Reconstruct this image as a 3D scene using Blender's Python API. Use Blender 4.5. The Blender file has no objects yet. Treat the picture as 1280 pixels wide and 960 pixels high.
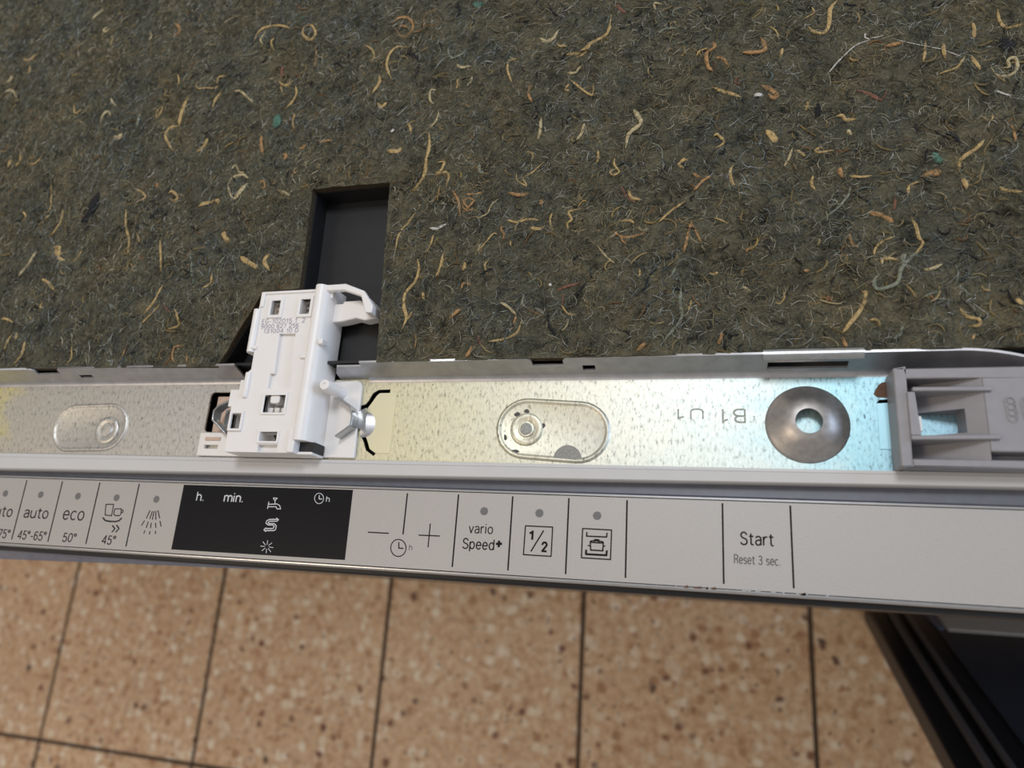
import bpy, bmesh, math, random
import numpy as np
from mathutils import Vector, Matrix, noise, geometry

SC = bpy.context.scene
COL = SC.collection
random.seed(7)
RNG = np.random.default_rng(11)
MM = 0.001

# ------------------------------------------------------------------ camera
cam_d = bpy.data.cameras.new('camera')
cam = bpy.data.objects.new('camera', cam_d)
COL.objects.link(cam)
cam_d.sensor_fit = 'HORIZONTAL'
cam_d.sensor_width = 36.0
cam_d.lens = 24.75
cam_d.clip_start = 0.01
cam_d.clip_end = 50
_R = ((0.96350692, -0.01063809, -0.26747195), (0.06642153, -0.95845893, 0.27738901), (-0.25931177, -0.28503212, -0.92277521))
cam.matrix_world = Matrix(((_R[0][0], -_R[0][1], -_R[0][2], 0.0),
                           (_R[1][0], -_R[1][1], -_R[1][2], 0.0),
                           (_R[2][0], -_R[2][1], -_R[2][2], 1.08),
                           (0, 0, 0, 1)))
cam_d.dof.use_dof = True
cam_d.dof.focus_distance = 0.30
cam_d.dof.aperture_fstop = 8.0
SC.camera = cam

# ------------------------------------------------------------------ world and light
SC.view_settings.view_transform = 'Standard'
SC.view_settings.look = 'None'
SC.view_settings.gamma = 1.0
SC.view_settings.use_curve_mapping = False
SC.view_settings.exposure = 0.0
w = bpy.data.worlds.new('room_light')
SC.world = w
w.use_nodes = True
bg = w.node_tree.nodes['Background']
bg.inputs[0].default_value = (1.0, 0.96, 0.91, 1)
bg.inputs[1].default_value = 0.42


def area(name, loc, target, size, size_y, power, col):
    d = bpy.data.lights.new(name, 'AREA')
    d.shape = 'RECTANGLE'
    d.size, d.size_y, d.energy, d.color = size, size_y, power, col
    o = bpy.data.objects.new(name, d)
    COL.objects.link(o)
    o.location = loc
    o.rotation_euler = (Vector(target) - Vector(loc)).to_track_quat('-Z', 'Y').to_euler()
    return o


# daylight from a high window behind the machine, a bluer window far off to the right, a weak warm lamp on the left
area('roof_window', (0.06, 0.78, 2.40), (-0.05, 0.06, 0.8), 0.45, 0.40, 12.5, (0.93, 0.96, 1.0))
area('side_window', (1.9, 0.35, 1.45), (0.0, 0.06, 0.8), 1.0, 0.9, 17, (0.55, 0.72, 1.0))
area('ceiling_lamp', (-1.3, -0.5, 2.6), (-0.4, -0.1, 0.5), 0.5, 0.5, 9, (1.0, 0.80, 0.58))


# ------------------------------------------------------------------ materials
def s2l(c):
    return tuple(((x / 12.92) if x <= 0.04045 else ((x + 0.055) / 1.055) ** 2.4) for x in c)


def rgb(r, g, b):
    return s2l((r / 255, g / 255, b / 255)) + (1.0,)


class NT:
    def __init__(self, name):
        self.m = bpy.data.materials.new(name)
        self.m.use_nodes = True
        self.t = self.m.node_tree
        self.b = self.t.nodes['Principled BSDF']

    def n(self, typ, **kw):
        x = self.t.nodes.new(typ)
        for k, v in kw.items():
            if k.startswith('i_'):
                key = k[2:].replace('_', ' ')
                x.inputs[int(key) if key.isdigit() else key].default_value = v
            else:
                setattr(x, k, v)
        return x

    def l(self, a, ao, b, bi):
        self.t.links.new(a.outputs[ao], b.inputs[bi])

    def coord(self, scale=(1, 1, 1), out='Object'):
        c = self.n('ShaderNodeTexCoord')
        mp = self.n('ShaderNodeMapping')
        mp.inputs['Scale'].default_value = scale
        self.l(c, out, mp, 'Vector')
        return mp

    def world(self, scale=(1, 1, 1)):
        c = self.n('ShaderNodeNewGeometry')
        mp = self.n('ShaderNodeMapping')
        mp.inputs['Scale'].default_value = scale
        self.l(c, 'Position', mp, 'Vector')
        return mp

    def noise(self, vec, scale, detail=3, rough=0.5):
        x = self.n('ShaderNodeTexNoise', i_Scale=scale, i_Detail=detail, i_Roughness=rough)
        self.l(vec, 'Vector', x, 'Vector')
        return x

    def ramp(self, src, out, stops):
        r = self.n('ShaderNodeValToRGB')
        e = r.color_ramp.elements
        while len(e) < len(stops):
            e.new(0.5)
        for i, (p, c) in enumerate(stops):
            e[i].position = p
            e[i].color = c if len(c) == 4 else tuple(c) + (1,)
        self.l(src, out, r, 'Fac')
        return r

    def mix(self, fac, a, b, mode='MIX'):
        x = self.n('ShaderNodeMix', data_type='RGBA', blend_type=mode)
        if isinstance(fac, (int, float)):
            x.inputs[0].default_value = fac
        else:
            self.l(fac[0], fac[1], x, 0)
        for v, i in ((a, 6), (b, 7)):
            if isinstance(v, tuple) and not hasattr(v[0], 'outputs'):
                x.inputs[i].default_value = v
            else:
                self.l(v[0], v[1], x, i)
        return x

    def bump(self, src, out, strength, dist):
        bp = self.n('ShaderNodeBump', i_Strength=strength, i_Distance=dist)
        self.l(src, out, bp, 'Height')
        self.l(bp, 'Normal', self.b, 'Normal')
        return bp

    def set(self, **kw):
        for k, v in kw.items():
            self.b.inputs[k.replace('_', ' ')].default_value = v
        return self.m


def plain(name, col, rough=0.5, metal=0.0, var=0.06, scale=300, bump=0.0, spec=0.5, coat=0.0):
    t = NT(name)
    v = t.world()
    nz = t.noise(v, scale, 4)
    lo = tuple(c * (1 - var) for c in col[:3]) + (1,)
    hi = tuple(min(1, c * (1 + var)) for c in col[:3]) + (1,)
    r = t.ramp(nz, 'Fac', [(0.3, lo), (0.7, hi)])
    t.l(r, 'Color', t.b, 'Base Color')
    t.set(Roughness=rough, Metallic=metal, Specular_IOR_Level=spec, Coat_Weight=coat)
    if bump:
        t.bump(nz, 'Fac', bump, 0.0003)
    return t.m


def plastic(name, col, sss=0.0, rough=0.4):
    m = plain(name, col, rough, var=0.015, scale=120)
    if sss:
        b = m.node_tree.nodes['Principled BSDF']
        b.inputs['Subsurface Weight'].default_value = sss
        b.inputs['Subsurface Radius'].default_value = (1.0, 0.9, 0.8)
        b.inputs['Subsurface Scale'].default_value = 0.001
    return m


M = {}
M['white_plastic'] = plastic('white_plastic', rgb(228, 225, 223), 0.25, 0.38)
M['strip_plastic'] = plastic('trim_plastic', rgb(192, 191, 191), 0.0, 0.42)
M['grey_plastic'] = plain('grey_plastic', rgb(138, 136, 140), 0.5, var=0.05, scale=260, bump=0.08)
M['black_plastic'] = plain('black_plastic', rgb(20, 20, 23), 0.5, var=0.25, scale=160)
M['seal_rubber'] = plain('seal_rubber', rgb(92, 94, 104), 0.45, var=0.08)
M['dark_print'] = plain('black_print', rgb(14, 13, 14), 0.7, var=0.05, spec=0.2)
M['soft_print'] = plain('grey_black_print', rgb(72, 70, 70), 0.6, var=0.05)
M['light_print'] = plain('pale_print', rgb(200, 200, 204), 0.6, var=0.05)
M['code_print'] = plain('stamped_ink', rgb(138, 128, 150), 0.6, var=0.2, scale=2500)
M['stamp'] = plain('faint_stamp', rgb(150, 152, 146), 0.6, 0.3, var=0.3, scale=1500)
M['indicator'] = plain('indicator_lens', rgb(104, 102, 102), 0.35, var=0.05)
M['display_film'] = plain('display_film', rgb(16, 16, 21), 0.3, var=0.1, spec=0.2)
M['lip_metal'] = plain('polished_lip', rgb(176, 176, 178), 0.3, 0.8, var=0.05)
M['door_dark'] = plain('door_dark_steel', rgb(22, 22, 26), 0.45, 0.0, var=0.1)
M['steel_body'] = plain('painted_side_steel', rgb(150, 150, 152), 0.5, 0.5, var=0.05)
M['spring_steel'] = plain('spring_steel', rgb(178, 180, 182), 0.28, 1.0, var=0.08, scale=500)
M['beige_plastic'] = plain('beige_plastic', rgb(196, 172, 156), 0.5, var=0.05)
M['dome_steel'] = plain('pressed_dome_steel', rgb(176, 172, 170), 0.42, 1.0, var=0.12, scale=400)
M['oven_black'] = plain('black_frame', rgb(26, 28, 36), 0.35, var=0.1, spec=0.3)
M['oven_glass'] = plain('black_glass', rgb(50, 56, 68), 0.35, var=0.05, spec=0.25)
M['pale_grey'] = plain('pale_grey', rgb(205, 205, 203), 0.4, var=0.03)
M['oven_rib'] = plain('dull_rib', rgb(92, 90, 94), 0.4, 0.3, var=0.1)
M['grout'] = plain('grout', rgb(80, 66, 54), 0.9, var=0.12, scale=200)
M['patch_grey'] = plain('speckled_grey', rgb(138, 138, 134), 0.6, 0.4, var=0.35, scale=1800)
M['rust'] = plain('rust_stain', rgb(96, 70, 54), 0.8, var=0.4, scale=600)


def film_mat():
    t = NT('blue_clear_film')
    t.set(Base_Color=rgb(122, 134, 160), Roughness=0.2, Alpha=0.6)
    return t.m


M['film'] = film_mat()


def silver_panel():
    t = NT('brushed_silver_film')
    v = t.world((60, 900, 900))
    nz = t.noise(v, 6, 4)
    v2 = t.world()
    gr = t.noise(v2, 1500, 2)
    a = t.ramp(nz, 'Fac', [(0.3, rgb(165, 161, 158)), (0.7, rgb(172, 168, 165))])
    b = t.mix((gr, 'Fac'), rgb(138, 135, 133), rgb(202, 199, 196))
    c = t.mix(0.2, (a, 'Color'), (b, 2))
    t.l(c, 2, t.b, 'Base Color')
    t.set(Roughness=0.55, Metallic=0.35)
    return t.m


M['silver'] = silver_panel()


def galvanised(name, tint=True, flecks=True):
    """zinc-coated steel: streaky dark flecks along the sheet, yellow-to-blue room reflections painted along x"""
    t = NT(name)
    v = t.world((1, 0.4, 1))
    f1 = t.noise(v, 900, 3, 0.65)
    v2 = t.world((1, 1, 1))
    f2 = t.noise(v2, 90, 3)
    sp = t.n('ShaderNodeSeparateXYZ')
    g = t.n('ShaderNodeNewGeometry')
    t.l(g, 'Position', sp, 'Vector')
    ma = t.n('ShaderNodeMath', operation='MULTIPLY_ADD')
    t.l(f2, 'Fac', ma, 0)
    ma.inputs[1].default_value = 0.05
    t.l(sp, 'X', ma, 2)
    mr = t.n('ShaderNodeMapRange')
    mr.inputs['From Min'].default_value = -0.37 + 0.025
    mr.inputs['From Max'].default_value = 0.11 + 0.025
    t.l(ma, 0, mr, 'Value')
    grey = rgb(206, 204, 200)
    if tint:  # reflected room colours put into the base colour by position
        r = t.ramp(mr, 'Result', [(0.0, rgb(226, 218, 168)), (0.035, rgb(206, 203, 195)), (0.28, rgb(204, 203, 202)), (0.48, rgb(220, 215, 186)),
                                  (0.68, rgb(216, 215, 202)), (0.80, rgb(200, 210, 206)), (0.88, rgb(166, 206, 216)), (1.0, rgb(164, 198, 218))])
    else:
        r = t.ramp(mr, 'Result', [(0.0, grey), (1.0, grey)])
    c = r
    co = 'Color'
    if flecks:
        k = t.ramp(f1, 'Fac', [(0.30, rgb(110, 110, 114)), (0.43, rgb(232, 232, 232)), (0.6, (1, 1, 1, 1))])
        c = t.mix(0.65, (r, 'Color'), (k, 'Color'), 'MULTIPLY')
        v3 = t.world((1, 0.5, 1))
        f3 = t.noise(v3, 420, 4, 0.7)
        k2 = t.ramp(f3, 'Fac', [(0.30, rgb(110, 110, 112)), (0.36, (1, 1, 1, 1))])
        c = t.mix(0.8, (c, 2), (k2, 'Color'), 'MULTIPLY')
        co = 2
        t.bump(f1, 'Fac', 0.12, 0.0002)
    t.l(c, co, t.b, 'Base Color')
    t.set(Metallic=1.0, Roughness=0.5)
    return t.m


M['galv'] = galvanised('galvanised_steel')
M['galv_plain'] = plain('dull_zinc', rgb(184, 184, 188), 0.42, 0.95, var=0.1, scale=200)
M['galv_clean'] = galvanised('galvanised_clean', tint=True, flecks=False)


def felt_mat():
    t = NT('felt_base')
    v = t.world()
    n1 = t.noise(v, 45, 5, 0.6)
    n2 = t.noise(v, 900, 4, 0.7)
    n3 = t.noise(v, 220, 4, 0.6)
    a = t.ramp(n1, 'Fac', [(0.3, rgb(84, 88, 82)), (0.5, rgb(108, 106, 88)), (0.7, rgb(124, 114, 88))])
    b = t.ramp(n2, 'Fac', [(0.3, rgb(36, 36, 33)), (0.55, rgb(94, 89, 72)), (0.75, rgb(140, 130, 108))])
    c = t.mix(0.5, (a, 'Color'), (b, 'Color'))
    n4 = t.noise(v, 120, 5, 0.7)
    pit = t.ramp(n4, 'Fac', [(0.30, rgb(60, 62, 66)), (0.46, rgb(215, 217, 222)), (0.6, (1, 1, 1, 1))])
    c = t.mix(0.9, (c, 2), (pit, 'Color'), 'MULTIPLY')
    t.l(c, 2, t.b, 'Base Color')
    ad = t.n('ShaderNodeMath', operation='ADD')
    t.l(n2, 'Fac', ad, 0)
    t.l(n3, 'Fac', ad, 1)
    t.bump(ad, 'Value', 0.9, 0.0012)
    t.set(Roughness=0.95, Specular_IOR_Level=0.15)
    return t.m


M['felt'] = felt_mat()
M['felt_edge'] = plain('felt_cut_edge', rgb(66, 58, 46), 0.95, var=0.4, scale=900, bump=0.6, spec=0.1)


def fuzz_mat():
    t = NT('felt_fuzz')
    a = t.n('ShaderNodeVertexColor', layer_name='tone')
    t.l(a, 'Color', t.b, 'Base Color')
    t.set(Roughness=0.85, Specular_IOR_Level=0.2)
    return t.m


M['fuzz'] = fuzz_mat()


def strand(name, c1, c2):
    t = NT(name)
    v = t.world()
    n1 = t.noise(v, 700, 4, 0.7)
    r = t.ramp(n1, 'Fac', [(0.3, c1), (0.65, c2)])
    t.l(r, 'Color', t.b, 'Base Color')
    t.bump(n1, 'Fac', 0.5, 0.0005)
    t.set(Roughness=0.85, Specular_IOR_Level=0.2)
    return t.m


STRAND = {'T': strand('tan_fibre', rgb(126, 106, 72), rgb(192, 166, 116)),
          'P': strand('pale_fibre', rgb(122, 112, 86), rgb(192, 178, 140)),
          'O': strand('brown_fibre', rgb(112, 86, 58), rgb(172, 136, 94)),
          'G': strand('grey_green_fibre', rgb(78, 84, 76), rgb(136, 140, 122)),
          'R': strand('red_brown_fibre', rgb(88, 58, 50), rgb(134, 96, 80)),
          'W': strand('white_fibre', rgb(150, 150, 148), rgb(212, 208, 200)),
          'D': strand('dark_fibre', rgb(20, 20, 22), rgb(42, 42, 44)),
          'E': strand('teal_fibre', rgb(44, 78, 68), rgb(92, 124, 108))}


def terrazzo():
    t = NT('terrazzo_tile')
    g = t.n('ShaderNodeNewGeometry')
    wob = t.n('ShaderNodeTexNoise', i_Scale=60.0, i_Detail=3.0)
    t.l(g, 'Position', wob, 'Vector')
    mx = t.n('ShaderNodeVectorMath', operation='MULTIPLY_ADD')
    t.l(wob, 'Color', mx, 0)
    mx.inputs[1].default_value = (0.012, 0.012, 0.0)
    t.l(g, 'Position', mx, 2)
    base = t.n('ShaderNodeTexNoise', i_Scale=85.0, i_Detail=4.0, i_Roughness=0.6)
    t.l(g, 'Position', base, 'Vector')
    broad = t.n('ShaderNodeTexNoise', i_Scale=9.0, i_Detail=2.0)
    t.l(g, 'Position', broad, 'Vector')
    c0 = t.ramp(base, 'Fac', [(0.30, rgb(192, 155, 124)), (0.5, rgb(222, 190, 158)), (0.70, rgb(240, 220, 196))])
    cb = t.mix((broad, 'Fac'), rgb(235, 222, 210), rgb(255, 250, 240))
    c0b = t.mix(1.0, (c0, 'Color'), (cb, 2), 'MULTIPLY')

    def chips(scale, lo, hi, keep, src, cols):
        vo = t.n('ShaderNodeTexVoronoi', i_Scale=scale)
        t.l(mx, 'Vector', vo, 'Vector')
        sh = t.ramp(vo, 'Distance', [(lo, (1, 1, 1, 1)), (hi, (0, 0, 0, 1))])
        sep = t.n('ShaderNodeSeparateColor')
        t.l(vo, 'Color', sep, 'Color')
        gt = t.n('ShaderNodeMath', operation='LESS_THAN')
        t.l(sep, 'Red', gt, 0)
        gt.inputs[1].default_value = keep
        mu = t.n('ShaderNodeMath', operation='MULTIPLY')
        t.l(sh, 'Color', mu, 0)
        t.l(gt, 'Value', mu, 1)
        cc = t.ramp(sep, 'Green', cols)
        return t.mix((mu, 'Value'), src, (cc, 'Color'))
    c1 = chips(66, 0.25, 0.6, 0.6, (c0b, 2), [(0.0, rgb(228, 204, 176)), (0.4, rgb(242, 226, 204)), (0.7, rgb(196, 152, 114)), (1.0, rgb(170, 124, 88))])
    c2 = chips(54, 0.2, 0.38, 0.13, (c1, 2), [(0.0, rgb(112, 62, 46)), (0.5, rgb(140, 96, 68)), (1.0, rgb(88, 68, 58))])
    c3 = chips(150, 0.3, 0.45, 0.2, (c2, 2), [(0.0, rgb(120, 80, 54)), (1.0, rgb(226, 208, 184))])
    t.l(c3, 2, t.b, 'Base Color')
    t.set(Roughness=0.45)
    return t.m


M['tile'] = terrazzo()

# ------------------------------------------------------------------ mesh helpers (all lengths in mm, world coordinates)
WLOC = {}


class MB:
    def __init__(self):
        self.v, self.f = [], []

    def add(self, verts, faces):
        o = len(self.v)
        self.v += [tuple(p) for p in verts]
        self.f += [tuple(i + o for i in q) for q in faces]
        return self

    def box(self, x0, x1, y0, y1, z0, z1):
        return self.add([(x0, y0, z0), (x1, y0, z0), (x1, y1, z0), (x0, y1, z0), (x0, y0, z1), (x1, y0, z1), (x1, y1, z1), (x0, y1, z1)],
                        [(0, 3, 2, 1), (4, 5, 6, 7), (0, 1, 5, 4), (1, 2, 6, 5), (2, 3, 7, 6), (3, 0, 4, 7)])

    def prism(self, outer, z0, z1, holes=(), fn=None):
        """vertical prism with holes; fn maps (u, v, w) to a point"""
        fn = fn or (lambda a, b, c: (a, b, c))
        loops = [list(outer)] + [list(h) for h in holes]
        flat = [p for l in loops for p in l]
        tris = geometry.tessellate_polygon([[Vector((p[0], p[1], 0)) for p in l] for l in loops])
        n = len(flat)
        vs = [fn(p[0], p[1], z0) for p in flat] + [fn(p[0], p[1], z1) for p in flat]
        fs = []
        for t in tris:
            a, b, c = [flat[i] for i in t]
            ar = (b[0] - a[0]) * (c[1] - a[1]) - (b[1] - a[1]) * (c[0] - a[0])
            if ar < 0:
                t = (t[0], t[2], t[1])
            fs.append(tuple(i + n for i in t))
            fs.append(tuple(reversed(t)))
        k = 0
        for l in loops:
            m = len(l)
            for i in range(m):
                a, b = k + i, k + (i + 1) % m
                fs.append((a, b, b + n, a + n))
            k += m
        return self.add(vs, fs)

    def extrude_x(self, prof, x0, x1, fn=None):
        """(y, z) profile swept along x; fn(x, y, z) may bend it, x may be a list of stations"""
        xs = x0 if isinstance(x0, (list, tuple)) else [x0, x1]
        fn = fn or (lambda a, b, c: (a, b, c))
        m = len(prof)
        vs = [fn(x, p[0], p[1]) for x in xs for p in prof]
        fs = []
        for s in range(len(xs) - 1):
            for i in range(m):
                a, b = s * m + i, s * m + (i + 1) % m
                fs.append((a, b, b + m, a + m))
        fs.append(tuple(range(m - 1, -1, -1)))
        fs.append(tuple(range((len(xs) - 1) * m, len(xs) * m)))
        return self.add(vs, fs)

    def extrude_y(self, prof, y0, y1):
        m = len(prof)
        vs = [(p[0], y0, p[1]) for p in prof] + [(p[0], y1, p[1]) for p in prof]
        fs = [(i, (i + 1) % m, (i + 1) % m + m, i + m) for i in range(m)]
        fs.append(tuple(range(m - 1, -1, -1)))
        fs.append(tuple(range(m, 2 * m)))
        return self.add(vs, fs)

    def lathe(self, cx, cy, prof, n=40, close=False):
        m = len(prof)
        vs = [(cx + r * math.cos(2 * math.pi * k / n), cy + r * math.sin(2 * math.pi * k / n), z) for k in range(n) for r, z in prof]
        fs = []
        for k in range(n):
            a, b = k * m, ((k + 1) % n) * m
            for i in range(m - 1):
                fs.append((a + i, b + i, b + i + 1, a + i + 1))
            if close:
                fs.append((a + m - 1, b + m - 1, b, a))
        return self.add(vs, fs)

    def disc(self, cx, cy, r, z0, z1, n=32):
        return self.prism([(cx + r * math.cos(2 * math.pi * k / n), cy + r * math.sin(2 * math.pi * k / n)) for k in range(n)], z0, z1)

    def stroke(self, pts, w, z0, z1):
        """flat printed line: a box per leg and a small disc on each corner"""
        kk = len(self.v)
        for (a, b) in zip(pts, pts[1:]):
            kk += 1
            zt = z1 + 0.002 * (kk % 9)
            d = Vector((b[0] - a[0], b[1] - a[1]))
            if d.length < 1e-6:
                continue
            d.normalize()
            nx, ny = -d.y * w / 2, d.x * w / 2
            self.prism([(a[0] - nx, a[1] - ny), (b[0] - nx, b[1] - ny), (b[0] + nx, b[1] + ny), (a[0] + nx, a[1] + ny)], z0, zt)
        for p in pts[1:-1]:
            kk += 1
            self.disc(p[0], p[1], w / 2, z0, z1 + 0.0205 + 0.002 * (kk % 9), 8)
        return self

    def wall(self, pts, th, z0, z1):
        """standing strip of metal of thickness th following a plan polyline"""
        L, Rr = [], []
        for i, p in enumerate(pts):
            a = Vector(pts[max(i - 1, 0)])
            b = Vector(pts[min(i + 1, len(pts) - 1)])
            d = (b - a).normalized()
            L.append((p[0] - d.y * th / 2, p[1] + d.x * th / 2))
            Rr.append((p[0] + d.y * th / 2, p[1] - d.x * th / 2))
        return self.prism(Rr + L[::-1], z0, z1)

    def tube(self, pts, rad, n=6, flat=1.0):
        """tapered tube along 3-D points"""
        m = len(pts)
        rad = rad if isinstance(rad, (list, tuple)) else [rad] * m
        vs = []
        for i in range(m):
            a = Vector(pts[max(i - 1, 0)])
            b = Vector(pts[min(i + 1, m - 1)])
            d = (b - a).normalized() if (b - a).length > 1e-9 else Vector((1, 0, 0))
            u = d.cross(Vector((0, 0, 1)))
            u = u.normalized() if u.length > 1e-4 else Vector((1, 0, 0))
            vv = u.cross(d)
            for k in range(n):
                an = 2 * math.pi * k / n
                q = Vector(pts[i]) + u * (rad[i] * math.cos(an)) + vv * (rad[i] * flat * math.sin(an))
                vs.append(tuple(q))
        fs = [(i * n + k, i * n + (k + 1) % n, (i + 1) * n + (k + 1) % n, (i + 1) * n + k) for i in range(m - 1) for k in range(n)]
        fs.append(tuple(range(n - 1, -1, -1)))
        fs.append(tuple(range((m - 1) * n, m * n)))
        return self.add(vs, fs)

    def build(self, name, mat, parent=None, bevel=0.0, smooth=None, seg=2, label=None):
        xs = np.array(self.v, dtype=float)
        lo, hi = xs.min(0), xs.max(0)
        piv = np.array([(lo[0] + hi[0]) / 2, (lo[1] + hi[1]) / 2, lo[2]])
        me = bpy.data.meshes.new(name)
        me.from_pydata(((xs - piv) * MM).tolist(), [], self.f)
        me.validate()
        bm = bmesh.new()
        bm.from_mesh(me)
        bmesh.ops.remove_doubles(bm, verts=bm.verts, dist=1e-7)
        bmesh.ops.recalc_face_normals(bm, faces=bm.faces)
        if bevel:
            bmesh.ops.dissolve_limit(bm, angle_limit=0.01, verts=bm.verts, edges=bm.edges)
        lim = math.radians(smooth if smooth is not None else 38)
        for f in bm.faces:
            f.smooth = True
        for e in bm.edges:
            if len(e.link_faces) == 2 and e.calc_face_angle(0) > lim:
                e.smooth = False
        bm.to_mesh(me)
        bm.free()
        me.materials.append(mat)
        o = bpy.data.objects.new(name, me)
        COL.objects.link(o)
        wl = Vector(piv * MM)
        if parent is not None:
            o.parent = parent
            o.location = wl - WLOC[parent.name]
        else:
            o.location = wl
        WLOC[o.name] = wl
        if bevel:
            md = o.modifiers.new('bevel', 'BEVEL')
            md.width = bevel * MM
            md.segments = seg
            md.limit_method = 'ANGLE'
            md.angle_limit = math.radians(40)
            md.harden_normals = False
        if label:
            o['label'] = label
        return o


def empty(name, loc, label, cat):
    o = bpy.data.objects.new(name, None)
    o.empty_display_size = 0.02
    COL.objects.link(o)
    o.location = Vector(loc) * MM
    WLOC[o.name] = Vector(loc) * MM
    o['label'] = label
    o['category'] = cat
    return o


def rect(x0, x1, y0, y1):
    return [(x0, y0), (x1, y0), (x1, y1), (x0, y1)]


def rrect(x0, x1, y0, y1, r, n=5):
    out = []
    for cx, cy, a0 in ((x1 - r, y0 + r, -90), (x1 - r, y1 - r, 0), (x0 + r, y1 - r, 90), (x0 + r, y0 + r, 180)):
        for k in range(n + 1):
            a = math.radians(a0 + 90 * k / n)
            out.append((cx + r * math.cos(a), cy + r * math.sin(a)))
    return out


def arc(cx, cy, rx, ry, a0, a1, n=10):
    return [(cx + rx * math.cos(math.radians(a0 + (a1 - a0) * k / n)), cy + ry * math.sin(math.radians(a0 + (a1 - a0) * k / n))) for k in range(n + 1)]


# narrow sans-serif letters drawn as strokes: width, then the strokes (capitals 1.0 high)
_N = [(.05, .48)] + arc(.24, .46, .19, .23, 160, 0, 8) + [(.43, 0)]
GL = {
    'a': (.46, [[(.07, .56)] + arc(.23, .52, .17, .18, 150, 0, 8) + [(.40, 0)], [(.40, .42), (.22, .40)] + arc(.20, .20, .15, .19, 90, 270, 8) + [(.32, .06), (.40, .18)]]),
    'u': (.48, [[(.05, .7)] + arc(.23, .22, .18, .21, 180, 340, 8) + [(.43, .25)], [(.43, .7), (.43, 0)]]),
    't': (.36, [[(.16, .9), (.16, .14), (.20, .03), (.33, .02)], [(.03, .69), (.33, .69)]]),
    'o': (.48, [arc(.24, .35, .20, .34, 0, 360, 20)]),
    'e': (.47, [[(.05, .37), (.43, .37)] + arc(.24, .37, .19, .33, 5, 180, 10)[1:] + arc(.24, .35, .19, .34, 180, 325, 9)]),
    'c': (.44, [arc(.24, .35, .20, .34, 48, 312, 14)]),
    'h': (.48, [[(.05, 0), (.05, 1)], _N]),
    'n': (.48, [[(.05, 0), (.05, .7)], _N]),
    'm': (.76, [[(.05, 0), (.05, .7)], [(.05, .48)] + arc(.22, .48, .17, .21, 160, 0, 8) + [(.39, 0)], [(.39, .48)] + arc(.56, .48, .17, .21, 160, 0, 8) + [(.73, 0)]]),
    'i': (.16, [[(.07, 0), (.07, .7)], [(.07, .88), (.07, .98)]]),
    '.': (.16, [[(.07, 0), (.07, .1)]]),
    'v': (.44, [[(.03, .7), (.22, 0), (.41, .7)]]),
    'r': (.32, [[(.05, 0), (.05, .7)], [(.05, .45), (.12, .62), (.22, .69), (.31, .68)]]),
    'p': (.48, [[(.05, .7), (.05, -.25)], arc(.24, .35, .19, .34, 180, -180, 18)]),
    'd': (.48, [[(.43, 1), (.43, 0)], arc(.24, .35, .19, .34, 0, 360, 18)]),
    's': (.42, [[(.38, .56)] + arc(.21, .53, .15, .16, 30, 250, 9) + [(.28, .34)] + arc(.21, .18, .17, .17, 70, -150, 9)]),
    'S': (.52, [[(.47, .78)] + arc(.26, .76, .19, .23, 20, 245, 10) + [(.33, .48)] + arc(.26, .25, .22, .25, 65, -165, 11)]),
    'R': (.52, [[(.06, 0), (.06, 1), (.28, 1)] + arc(.28, .76, .19, .24, 80, -90, 8) + [(.06, .52)], [(.28, .52), (.38, .42), (.48, 0)]]),
    '0': (.50, [arc(.25, .5, .20, .49, 0, 360, 20)]),
    '1': (.34, [[(.06, .78), (.20, .86), (.24, 1), (.24, 0)]]),
    '2': (.50, [[(.07, .72)] + arc(.25, .74, .18, .25, 170, -25, 9) + [(.07, .02), (.45, .02)]]),
    '3': (.50, [arc(.24, .76, .18, .23, 160, -80, 9) + [(.18, .53)] + arc(.24, .26, .20, .26, 85, -160, 10)]),
    '4': (.50, [[(.36, 0), (.36, 1), (.04, .28), (.47, .28)]]),
    '5': (.50, [[(.43, .98), (.13, .98), (.09, .54)] + arc(.25, .30, .20, .31, 120, -160, 12)]),
    '6': (.50, [[(.42, .86)] + arc(.26, .68, .19, .30, 50, 180, 8) + [(.06, .32)] + arc(.25, .30, .19, .30, 180, -180, 16)]),
    '7': (.48, [[(.04, .97), (.44, .97), (.18, 0)]]),
    '8': (.50, [arc(.25, .75, .16, .23, 270, -90, 16), arc(.25, .26, .20, .26, 90, 450, 16)]),
    '9': (.50, [arc(.25, .70, .19, .29, 0, 360, 16), [(.44, .7), (.42, .3), (.28, .02), (.1, .08)]]),
    '\u00b0': (.34, [arc(.15, .84, .12, .14, 0, 360, 12)]),
    '-': (.32, [[(.03, .38), (.28, .38)]]),
    'E': (.46, [[(.42, .98), (.06, .98), (.06, .02), (.42, .02)], [(.06, .52), (.38, .52)]]),
    'G': (.54, [arc(.27, .5, .21, .49, 45, 320, 14) + [(.46, .46), (.30, .46)]]),
    'D': (.52, [[(.06, .02), (.06, .98), (.22, .98)] + arc(.22, .5, .24, .48, 85, -85, 10) + [(.06, .02)]]),
    'U': (.52, [[(.06, 1)] + arc(.25, .25, .19, .24, 180, 360, 8) + [(.44, 1)]]),
    'B': (.5, [[(.06, .02), (.06, .98), (.24, .98)] + arc(.24, .75, .16, .23, 85, -85, 8) + [(.06, .52)], [(.24, .52)] + arc(.24, .27, .2, .25, 85, -85, 8) + [(.06, .02)]]),
    ' ': (.26, []),
}


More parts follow.
